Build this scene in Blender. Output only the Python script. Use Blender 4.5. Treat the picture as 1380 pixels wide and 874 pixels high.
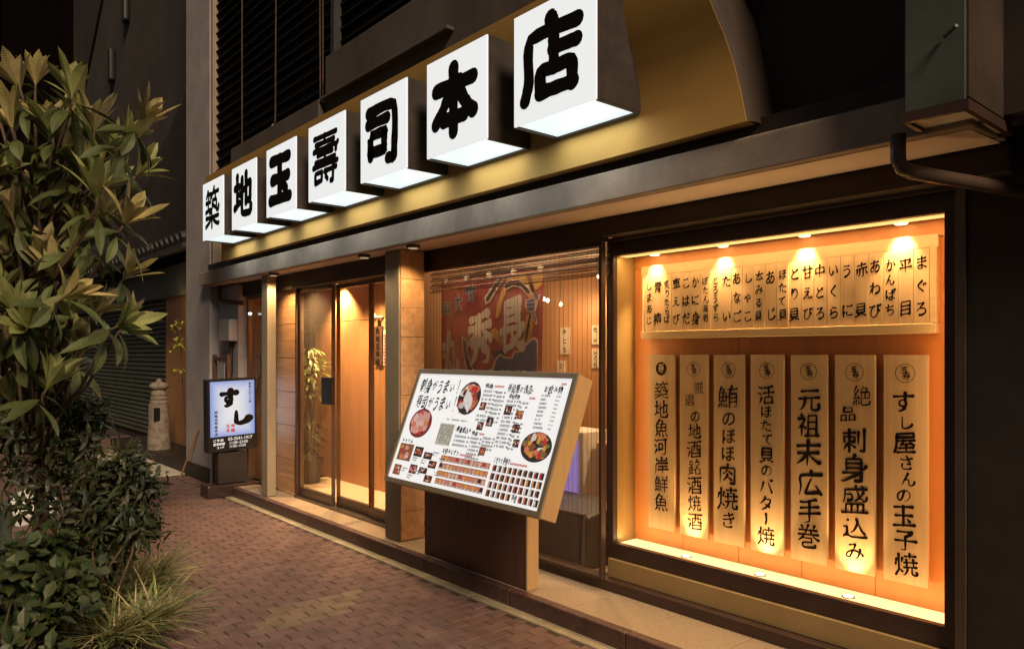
import bpy, bmesh, math, random
from mathutils import Vector, Matrix
for o in list(bpy.data.objects): bpy.data.objects.remove(o)
S = bpy.context.scene
COL = S.collection
R = math.radians

# ------------------------------------------------------------------ camera, sky, sun, exposure
HEAD = R(40.7)
cd = bpy.data.cameras.new('camera'); cam = bpy.data.objects.new('camera', cd); COL.objects.link(cam)
cam.location = (0, 0, 1.5)
cam.rotation_euler = (R(90), 0, R(90) - HEAD)
cd.sensor_width = 36; cd.lens = 36 * 1000 / 1380; cd.shift_y = 40 / 1380
cd.clip_start = .05; cd.clip_end = 400
S.camera = cam
W = bpy.data.worlds.new('World'); S.world = W; W.use_nodes = True
wn = W.node_tree.nodes; bg = wn['Background']
sky = wn.new('ShaderNodeTexSky'); sky.sky_type = 'NISHITA'; sky.sun_disc = False
SUN_EL, SUN_AZ = 36, 108         # street-lamp-like key: comes down the pavement from behind the right shoulder
sky.sun_elevation = R(SUN_EL); sky.sun_rotation = R(SUN_AZ)
bg.inputs[1].default_value = .004
W.node_tree.links.new(sky.outputs[0], bg.inputs[0])
glow = wn.new('ShaderNodeBackground'); glow.inputs[0].default_value = (1, .80, .68, 1); glow.inputs[1].default_value = .05      # city sky glow
add = wn.new('ShaderNodeAddShader'); W.node_tree.links.new(bg.outputs[0], add.inputs[0]); W.node_tree.links.new(glow.outputs[0], add.inputs[1])
W.node_tree.links.new(add.outputs[0], wn['World Output'].inputs[0])
sd = bpy.data.lights.new('sun', 'SUN'); sd.energy = 3.2; sd.angle = R(14); sd.color = (1, .74, .5)
so = bpy.data.objects.new('sun', sd); COL.objects.link(so)
saz = R(SUN_AZ); sv = Vector((math.sin(saz) * math.cos(R(SUN_EL)), math.cos(saz) * math.cos(R(SUN_EL)), math.sin(R(SUN_EL))))
so.rotation_euler = sv.to_track_quat('Z', 'Y').to_euler(); so.location = sv * 12
vs = S.view_settings; vs.view_transform = 'Standard'; vs.look = 'None'; vs.exposure = 0; vs.gamma = 1; vs.use_curve_mapping = False
S.render.engine = 'CYCLES'
S.cycles.use_denoising = True; S.cycles.max_bounces = 8; S.cycles.transparent_max_bounces = 16
S.cycles.sample_clamp_indirect = 4; S.cycles.caustics_reflective = False; S.cycles.caustics_refractive = False

# ------------------------------------------------------------------ helpers
class MB:
    def __init__(s): s.v = []; s.f = []; s.c = []; s.smooth = False
    def quad(s, pts, col=None):
        b = len(s.v); s.v += [tuple(p) for p in pts]; s.f.append(tuple(range(b, b + len(pts)))); s.c.append(col); return s
    def box(s, x0, x1, y0, y1, z0, z1, col=None, bev=0):
        b = len(s.v)
        s.v += [(x0,y0,z0),(x1,y0,z0),(x1,y1,z0),(x0,y1,z0),(x0,y0,z1),(x1,y0,z1),(x1,y1,z1),(x0,y1,z1)]
        for q in ((0,3,2,1),(4,5,6,7),(0,1,5,4),(1,2,6,5),(2,3,7,6),(3,0,4,7)):
            s.f.append(tuple(b + i for i in q)); s.c.append(col)
        return s
    def prism(s, prof, x0, x1, axis='x'):
        """prof: list of (a,b) closed outline, extruded along the axis"""
        n = len(prof); b = len(s.v)
        for t in (x0, x1):
            for (p, q) in prof: s.v.append((t, p, q) if axis == 'x' else (p, t, q) if axis == 'y' else (p, q, t))
        s.f.append(tuple(b + i for i in range(n))); s.f.append(tuple(b + n + i for i in reversed(range(n)))); s.c += [None, None]
        for i in range(n):
            j = (i + 1) % n; s.f.append((b + i, b + n + i, b + n + j, b + j)); s.c.append(None)
        return s
    def tube(s, pts, r, seg=8, col=None):
        pts = [Vector(p) for p in pts]; n = len(pts); rr = r if isinstance(r, (list, tuple)) else [r] * n
        b = len(s.v); up = Vector((0.13, .21, 1)).normalized()
        for i, p in enumerate(pts):
            t = (pts[min(i + 1, n - 1)] - pts[max(i - 1, 0)]).normalized()
            a = t.cross(up)
            if a.length < .1: a = t.cross(Vector((1, 0, 0)))
            a.normalize(); c = t.cross(a).normalized()
            for k in range(seg):
                th = 2 * math.pi * k / seg; s.v.append(tuple(p + (a * math.cos(th) + c * math.sin(th)) * rr[i]))
        for i in range(n - 1):
            for k in range(seg):
                k2 = (k + 1) % seg
                s.f.append((b + i*seg + k, b + i*seg + k2, b + (i+1)*seg + k2, b + (i+1)*seg + k)); s.c.append(col)
        s.f.append(tuple(b + k for k in reversed(range(seg)))); s.f.append(tuple(b + (n-1)*seg + k for k in range(seg))); s.c += [col, col]
        return s
    def lathe(s, cx, cy, prof, seg=20, col=None):
        b = len(s.v); n = len(prof)
        for (r, z) in prof:
            for k in range(seg):
                th = 2 * math.pi * k / seg; s.v.append((cx + r * math.cos(th), cy + r * math.sin(th), z))
        for i in range(n - 1):
            for k in range(seg):
                k2 = (k + 1) % seg
                s.f.append((b + i*seg + k, b + i*seg + k2, b + (i+1)*seg + k2, b + (i+1)*seg + k)); s.c.append(col)
        s.f.append(tuple(b + k for k in reversed(range(seg)))); s.f.append(tuple(b + (n-1)*seg + k for k in range(seg))); s.c += [col, col]
        return s
    def build(s, name, mat, parent=None, bevel=0, smooth=False, uv=None):
        me = bpy.data.meshes.new(name); me.from_pydata(s.v, [], s.f); me.validate(); me.update()
        if any(c is not None for c in s.c) and len(s.c) == len(me.polygons):
            at = me.color_attributes.new('col', 'FLOAT_COLOR', 'CORNER')
            for p in me.polygons:
                c = s.c[p.index] or (.5, .5, .5)
                for li in p.loop_indices: at.data[li].color = (*c, 1)
        if uv:
            ul = me.uv_layers.new(name='UVMap')
            for l in me.loops: ul.data[l.index].uv = uv[l.vertex_index]
        for m in (mat if isinstance(mat, list) else [mat]): me.materials.append(m)
        if smooth:
            for p in me.polygons: p.use_smooth = True
        o = bpy.data.objects.new(name, me); COL.objects.link(o)
        if parent is not None:
            o.parent = parent; bpy.context.view_layer.update()
            o.matrix_parent_inverse = parent.matrix_world.inverted()
        if bevel:
            md = o.modifiers.new('bevel', 'BEVEL'); md.width = bevel; md.segments = 2; md.limit_method = 'ANGLE'; md.angle_limit = R(40)
        return o
def thing(name, label, cat, loc=(0,0,0), group=None):
    o = bpy.data.objects.new(name, None); COL.objects.link(o); o.location = loc; o.empty_display_size = .1
    o['label'] = label; o['category'] = cat
    if group: o['group'] = group
    bpy.context.view_layer.update()
    return o
def tag(o, label, cat, group=None):
    o['label'] = label; o['category'] = cat
    if group: o['group'] = group
    return o
def struct(o, kind='structure'):
    o['kind'] = kind; return o
def lamp(name, kind, loc, energy, color, parent=None, size=.05, spot=None, direction=None, sizey=None, blend=.6):
    l = bpy.data.lights.new(name, kind); l.energy = energy; l.color = color
    if kind == 'AREA':
        l.size = size
        if sizey: l.shape = 'RECTANGLE'; l.size_y = sizey
    else: l.shadow_soft_size = size
    if kind == 'SPOT': l.spot_size = R(spot); l.spot_blend = blend
    o = bpy.data.objects.new(name, l); COL.objects.link(o); o.location = loc
    if direction: o.rotation_euler = Vector(direction).to_track_quat('-Z', 'Y').to_euler()
    if parent is not None:
        bpy.context.view_layer.update(); o.parent = parent; o.matrix_parent_inverse = parent.matrix_world.inverted()
    return o

# ------------------------------------------------------------------ materials
def mat(name, col, rough=.6, metal=0, var=.25, scale=6, stretch=(1,1,1), bump=0, bscale=60, spec=.5, detail=5, coord='Object', col2=None, coat=0):
    m = bpy.data.materials.new(name); m.use_nodes = True; nt = m.node_tree; N = nt.nodes; L = nt.links
    b = N['Principled BSDF']; b.inputs['Roughness'].default_value = rough; b.inputs['Metallic'].default_value = metal
    b.inputs['Specular IOR Level'].default_value = spec; b.inputs['Coat Weight'].default_value = coat
    tc = N.new('ShaderNodeTexCoord'); mp = N.new('ShaderNodeMapping'); mp.inputs['Scale'].default_value = stretch
    L.new(tc.outputs[coord], mp.inputs['Vector'])
    n1 = N.new('ShaderNodeTexNoise'); n1.inputs['Scale'].default_value = scale; n1.inputs['Detail'].default_value = detail; n1.inputs['Roughness'].default_value = .65
    L.new(mp.outputs[0], n1.inputs['Vector'])
    r = N.new('ShaderNodeValToRGB'); r.color_ramp.elements[0].position = .3; r.color_ramp.elements[1].position = .72
    a = col2 if col2 else tuple(c * (1 - var) for c in col); z = tuple(min(1, c * (1 + var * .7)) for c in col)
    r.color_ramp.elements[0].color = (*a, 1); r.color_ramp.elements[1].color = (*z, 1)
    L.new(n1.outputs['Fac'], r.inputs[0]); L.new(r.outputs[0], b.inputs['Base Color'])
    if bump:
        n2 = N.new('ShaderNodeTexNoise'); n2.inputs['Scale'].default_value = bscale; n2.inputs['Detail'].default_value = 4
        L.new(mp.outputs[0], n2.inputs['Vector'])
        bp = N.new('ShaderNodeBump'); bp.inputs['Strength'].default_value = bump; bp.inputs['Distance'].default_value = .004
        L.new(n2.outputs['Fac'], bp.inputs['Height']); L.new(bp.outputs[0], b.inputs['Normal'])
    rr = N.new('ShaderNodeMapRange'); rr.inputs['To Min'].default_value = max(0, rough - .12); rr.inputs['To Max'].default_value = min(1, rough + .12)
    L.new(n1.outputs['Fac'], rr.inputs['Value']); L.new(rr.outputs[0], b.inputs['Roughness'])
    return m
def attrmat(name, rough=.8, emit=0, var=.25, scale=40, bump=0, sheer=0):
    m = bpy.data.materials.new(name); m.use_nodes = True; nt = m.node_tree; N = nt.nodes; L = nt.links
    b = N['Principled BSDF']; b.inputs['Roughness'].default_value = rough
    a = N.new('ShaderNodeAttribute'); a.attribute_name = 'col'
    tc = N.new('ShaderNodeTexCoord'); n = N.new('ShaderNodeTexNoise'); n.inputs['Scale'].default_value = scale; n.inputs['Detail'].default_value = 6
    L.new(tc.outputs['Object'], n.inputs['Vector'])
    mr = N.new('ShaderNodeMapRange'); mr.inputs['From Min'].default_value = .3; mr.inputs['From Max'].default_value = .7
    mr.inputs['To Min'].default_value = 1 - var; mr.inputs['To Max'].default_value = 1 + var
    L.new(n.outputs['Fac'], mr.inputs['Value'])
    mx = N.new('ShaderNodeVectorMath'); mx.operation = 'SCALE'; L.new(a.outputs['Color'], mx.inputs[0]); L.new(mr.outputs[0], mx.inputs['Scale'])
    if emit:
        b.inputs['Base Color'].default_value = (.02, .02, .02, 1)
        L.new(mx.outputs[0], b.inputs['Emission Color']); b.inputs['Emission Strength'].default_value = emit
    else: L.new(mx.outputs[0], b.inputs['Base Color'])
    if bump:
        bp = N.new('ShaderNodeBump'); bp.inputs['Strength'].default_value = bump; bp.inputs['Distance'].default_value = .003
        L.new(n.outputs['Fac'], bp.inputs['Height']); L.new(bp.outputs[0], b.inputs['Normal'])
    if sheer:
        tr = N.new('ShaderNodeBsdfTranslucent'); L.new(mx.outputs[0], tr.inputs[0])
        ms_ = N.new('ShaderNodeMixShader'); ms_.inputs[0].default_value = sheer; L.new(b.outputs[0], ms_.inputs[1]); L.new(tr.outputs[0], ms_.inputs[2]); L.new(ms_.outputs[0], N['Material Output'].inputs[0])
    return m
def emis(name, col, strength, var=0):
    m = bpy.data.materials.new(name); m.use_nodes = True; nt = m.node_tree; N = nt.nodes
    b = N['Principled BSDF']; b.inputs['Base Color'].default_value = (.3, .3, .3, 1); b.inputs['Roughness'].default_value = .3
    b.inputs['Emission Color'].default_value = (*col, 1); b.inputs['Emission Strength'].default_value = strength
    return m
def glassmat(name, tint=(.95,.95,.95), refl=1.0, haze=0):
    m = bpy.data.materials.new(name); m.use_nodes = True; nt = m.node_tree; N = nt.nodes; L = nt.links
    for x in list(N):
        if x.type != 'OUTPUT_MATERIAL': N.remove(x)
    out = N['Material Output']
    t = N.new('ShaderNodeBsdfTransparent'); t.inputs[0].default_value = (*tint, 1)
    g = N.new('ShaderNodeBsdfGlossy'); g.inputs['Roughness'].default_value = .02; g.inputs[0].default_value = (refl,)*3 + (1,)
    f = N.new('ShaderNodeFresnel'); f.inputs[0].default_value = 1.45
    mx = N.new('ShaderNodeMixShader'); L.new(f.outputs[0], mx.inputs[0]); L.new(t.outputs[0], mx.inputs[1]); L.new(g.outputs[0], mx.inputs[2])
    last = mx.outputs[0]
    if haze:      # diffuse haze standing in for the reflections that veil the room behind
        df = N.new('ShaderNodeBsdfDiffuse'); df.inputs[0].default_value = (.75, .6, .5, 1); m2 = N.new('ShaderNodeMixShader'); m2.inputs[0].default_value = haze
        tl = N.new('ShaderNodeBsdfTranslucent'); tl.inputs[0].default_value = (.9, .75, .65, 1); m3 = N.new('ShaderNodeMixShader'); m3.inputs[0].default_value = .6
        L.new(df.outputs[0], m3.inputs[1]); L.new(tl.outputs[0], m3.inputs[2])
        L.new(last, m2.inputs[1]); L.new(m3.outputs[0], m2.inputs[2]); last = m2.outputs[0]
    L.new(last, out.inputs[0]); return m
def wood(name, col, rough=.5, stretch=(30, 30, 1.2), var=.3, bump=.15, col2=None):
    return mat(name, col, rough, var=var, scale=1.6, stretch=stretch, bump=bump, bscale=3, detail=8, col2=col2)
def leafmat(name, col, col2, ribs=0, rough=.4, trans=.25):
    m = bpy.data.materials.new(name); m.use_nodes = True; nt = m.node_tree; N = nt.nodes; L = nt.links
    b = N['Principled BSDF']; b.inputs['Roughness'].default_value = rough
    a = N.new('ShaderNodeAttribute'); a.attribute_name = 'col'
    tc = N.new('ShaderNodeTexCoord')
    n = N.new('ShaderNodeTexNoise'); n.inputs['Scale'].default_value = 9; L.new(tc.outputs['Object'], n.inputs['Vector'])
    r = N.new('ShaderNodeValToRGB'); r.color_ramp.elements[0].color = (*col, 1); r.color_ramp.elements[1].color = (*col2, 1)
    r.color_ramp.elements[0].position = .35; r.color_ramp.elements[1].position = .68
    L.new(n.outputs['Fac'], r.inputs[0])
    mm = N.new('ShaderNodeMix'); mm.data_type = 'RGBA'; mm.blend_type = 'MULTIPLY'; mm.inputs['Factor'].default_value = 1
    L.new(r.outputs[0], mm.inputs['A']); L.new(a.outputs['Color'], mm.inputs['B']); src = mm.outputs['Result']
    L.new(src, b.inputs['Base Color'])
    b.inputs['Transmission Weight'].default_value = 0
    if ribs:
        w = N.new('ShaderNodeTexWave'); w.bands_direction = 'Y'; w.inputs['Scale'].default_value = ribs; w.inputs['Distortion'].default_value = .6
        mp = N.new('ShaderNodeMapping'); L.new(tc.outputs['UV'], mp.inputs[0]); L.new(mp.outputs[0], w.inputs['Vector'])
        bp = N.new('ShaderNodeBump'); bp.inputs['Strength'].default_value = .35; bp.inputs['Distance'].default_value = .004
        L.new(w.outputs['Fac'], bp.inputs['Height']); L.new(bp.outputs[0], b.inputs['Normal'])
    out = N['Material Output']; tr = N.new('ShaderNodeBsdfTranslucent'); L.new(src, tr.inputs[0])
    mx = N.new('ShaderNodeMixShader'); mx.inputs[0].default_value = trans; L.new(b.outputs[0], mx.inputs[1]); L.new(tr.outputs[0], mx.inputs[2])
    L.new(mx.outputs[0], out.inputs[0]); return m

M = dict(
 asphalt=mat('asphalt', (.045,.042,.04), .85, scale=3, bump=.4, bscale=200),
 joint=mat('paver_joint', (.045,.03,.025), .9),
 soil=mat('planting_soil', (.03,.022,.015), .95, scale=12, bump=.8, bscale=60),
 kerb=mat('kerb_concrete', (.34,.29,.19), .85, scale=9, var=.3, bump=.3),
 riser=mat('step_stone', (.10,.055,.045), .5, scale=25, var=.4, bump=.15, bscale=150),
 tread=mat('tread_tile', (.33,.25,.17), .6, scale=60, var=.25, bump=.15, bscale=200),
 concrete=mat('concrete', (.085,.072,.064), .8, scale=2.2, stretch=(1,1,.35), var=.35, bump=.25, bscale=70),
 lipc=mat('canopy_concrete', (.32,.265,.215), .9, spec=.1, scale=4, stretch=(1.5,1,1), var=.22, bump=.3, bscale=60),
 pillarc=mat('pillar_concrete', (.32,.26,.17), .75, scale=3, stretch=(1,1,.4), var=.22, bump=.25, bscale=90),
 dark=mat('dark_cladding', (.028,.02,.016), .6, scale=4, var=.35, bump=.1),
 louvre=mat('louvre_metal', (.030,.032,.030), .5, scale=5, var=.3),
 rim=mat('fascia_edge', (.035,.02,.012), .7),
 fascia=mat('ochre_fascia', (.50,.305,.09), .85, spec=.2, scale=2, var=.1, bump=.05, bscale=120),
 brownm=mat('dark_brown_metal', (.055,.03,.022), .4, var=.2),
 steel=mat('bronze_steel', (.16,.12,.09), .35, metal=.7, var=.15),
 gold=mat('gold_panel', (.44,.31,.13), .55, metal=.25, var=.12, scale=3),
 soffit=mat('brightened_soffit', (.66,.54,.44), .8, scale=2, var=.12),
 housing=mat('sign_housing_metal', (.05,.042,.037), .5, var=.3, scale=8, bump=.1),
 face=emis('lit_acrylic', (.97,1,1.0), .78),
 under=emis('lit_acrylic_below', (.86,.98,1.0), .95),
 ink=mat('black_lettering', (.008,.006,.006), .8, spec=.1, var=.2),
 brush=mat('brush_ink', (.010,.005,.003), .9, spec=.05, var=.2, scale=40),
 plank=wood('cedar_plank', (.60,.34,.165), stretch=(1.0, 14, 14), var=.3),
 orange=wood('orange_wood_panel', (.60,.225,.055), .45, stretch=(7,7,.6), var=.12, bump=.03),
 board=wood('pale_cedar_board', (.57,.385,.215), .6, stretch=(18,18,1.0), var=.16, bump=.08),
 rail=wood('pale_rail_wood', (.55,.38,.2), .55, stretch=(1,20,20), var=.15, bump=.05),
 wall_wood=wood('honey_wood_wall', (.46,.235,.10), .45, stretch=(9,9,.5), var=.15, bump=.02),
 darkwood=wood('dark_wood', (.11,.055,.032), .5, stretch=(10,10,.8), var=.3),
 glass=glassmat('shop_glass', (.97,.97,.96), haze=.055), cleanglass=glassmat('display_glass', (.98,.98,.97)),
 floor=mat('interior_floor', (.48,.39,.28), .5, scale=14, var=.12),
 plaster=mat('plaster', (.36,.345,.345), .85, scale=3, var=.18, bump=.2, bscale=80),
 ceil=mat('ceiling_paint', (.45,.36,.26), .8, var=.1),
 caselight=wood('light_wood_case', (.50,.32,.14), .45, stretch=(12,12,.8), var=.12),
 grey_alu=mat('sign_frame_aluminium', (.30,.25,.18), .4, metal=.4, var=.1),
 blackm=mat('black_metal', (.012,.012,.013), .35, var=.2),
 print_=attrmat('backlit_print', emit=.72, var=.12, scale=60),
 white_em=emis('backlit_white', (1,1,1), .74),
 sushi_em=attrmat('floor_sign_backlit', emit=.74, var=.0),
 cloth=attrmat('flag_cloth', .9, var=.12, scale=25, sheer=.25),
 stone=mat('lantern_stone', (.24,.20,.16), .9, scale=14, var=.5, bump=.9, bscale=90),
 green=mat('green_painted_metal', (.065,.085,.07), .6, scale=3, var=.3),
 brownside=mat('rust_brown_metal', (.045,.028,.02), .7, scale=3, var=.4),
 milk=mat('milky_panel', (.88,.80,.66), .5, scale=5, var=.4),
 pipe=mat('painted_pipe', (.085,.055,.042), .4, var=.3),
 bark=mat('bark', (.10,.065,.04), .9, scale=20, stretch=(1,1,.3), var=.5, bump=.9, bscale=60),
 paper=mat('paper', (.55,.46,.34), .9, var=.06),
 bag=mat('white_plastic', (.7,.7,.7), .35, var=.1, bump=.5, bscale=30),
 bamboo=mat('bamboo', (.32,.17,.09), .6, scale=4, stretch=(1,1,14), var=.35),
 bricks=attrmat('paving_brick', .8, var=.24, scale=9, bump=.3),
 shutter=mat('shutter_steel', (.10,.115,.095), .5, metal=.2, var=.3, scale=3),
 rtile=mat('roof_tile', (.028,.028,.027), .6, var=.3),
)

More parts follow.
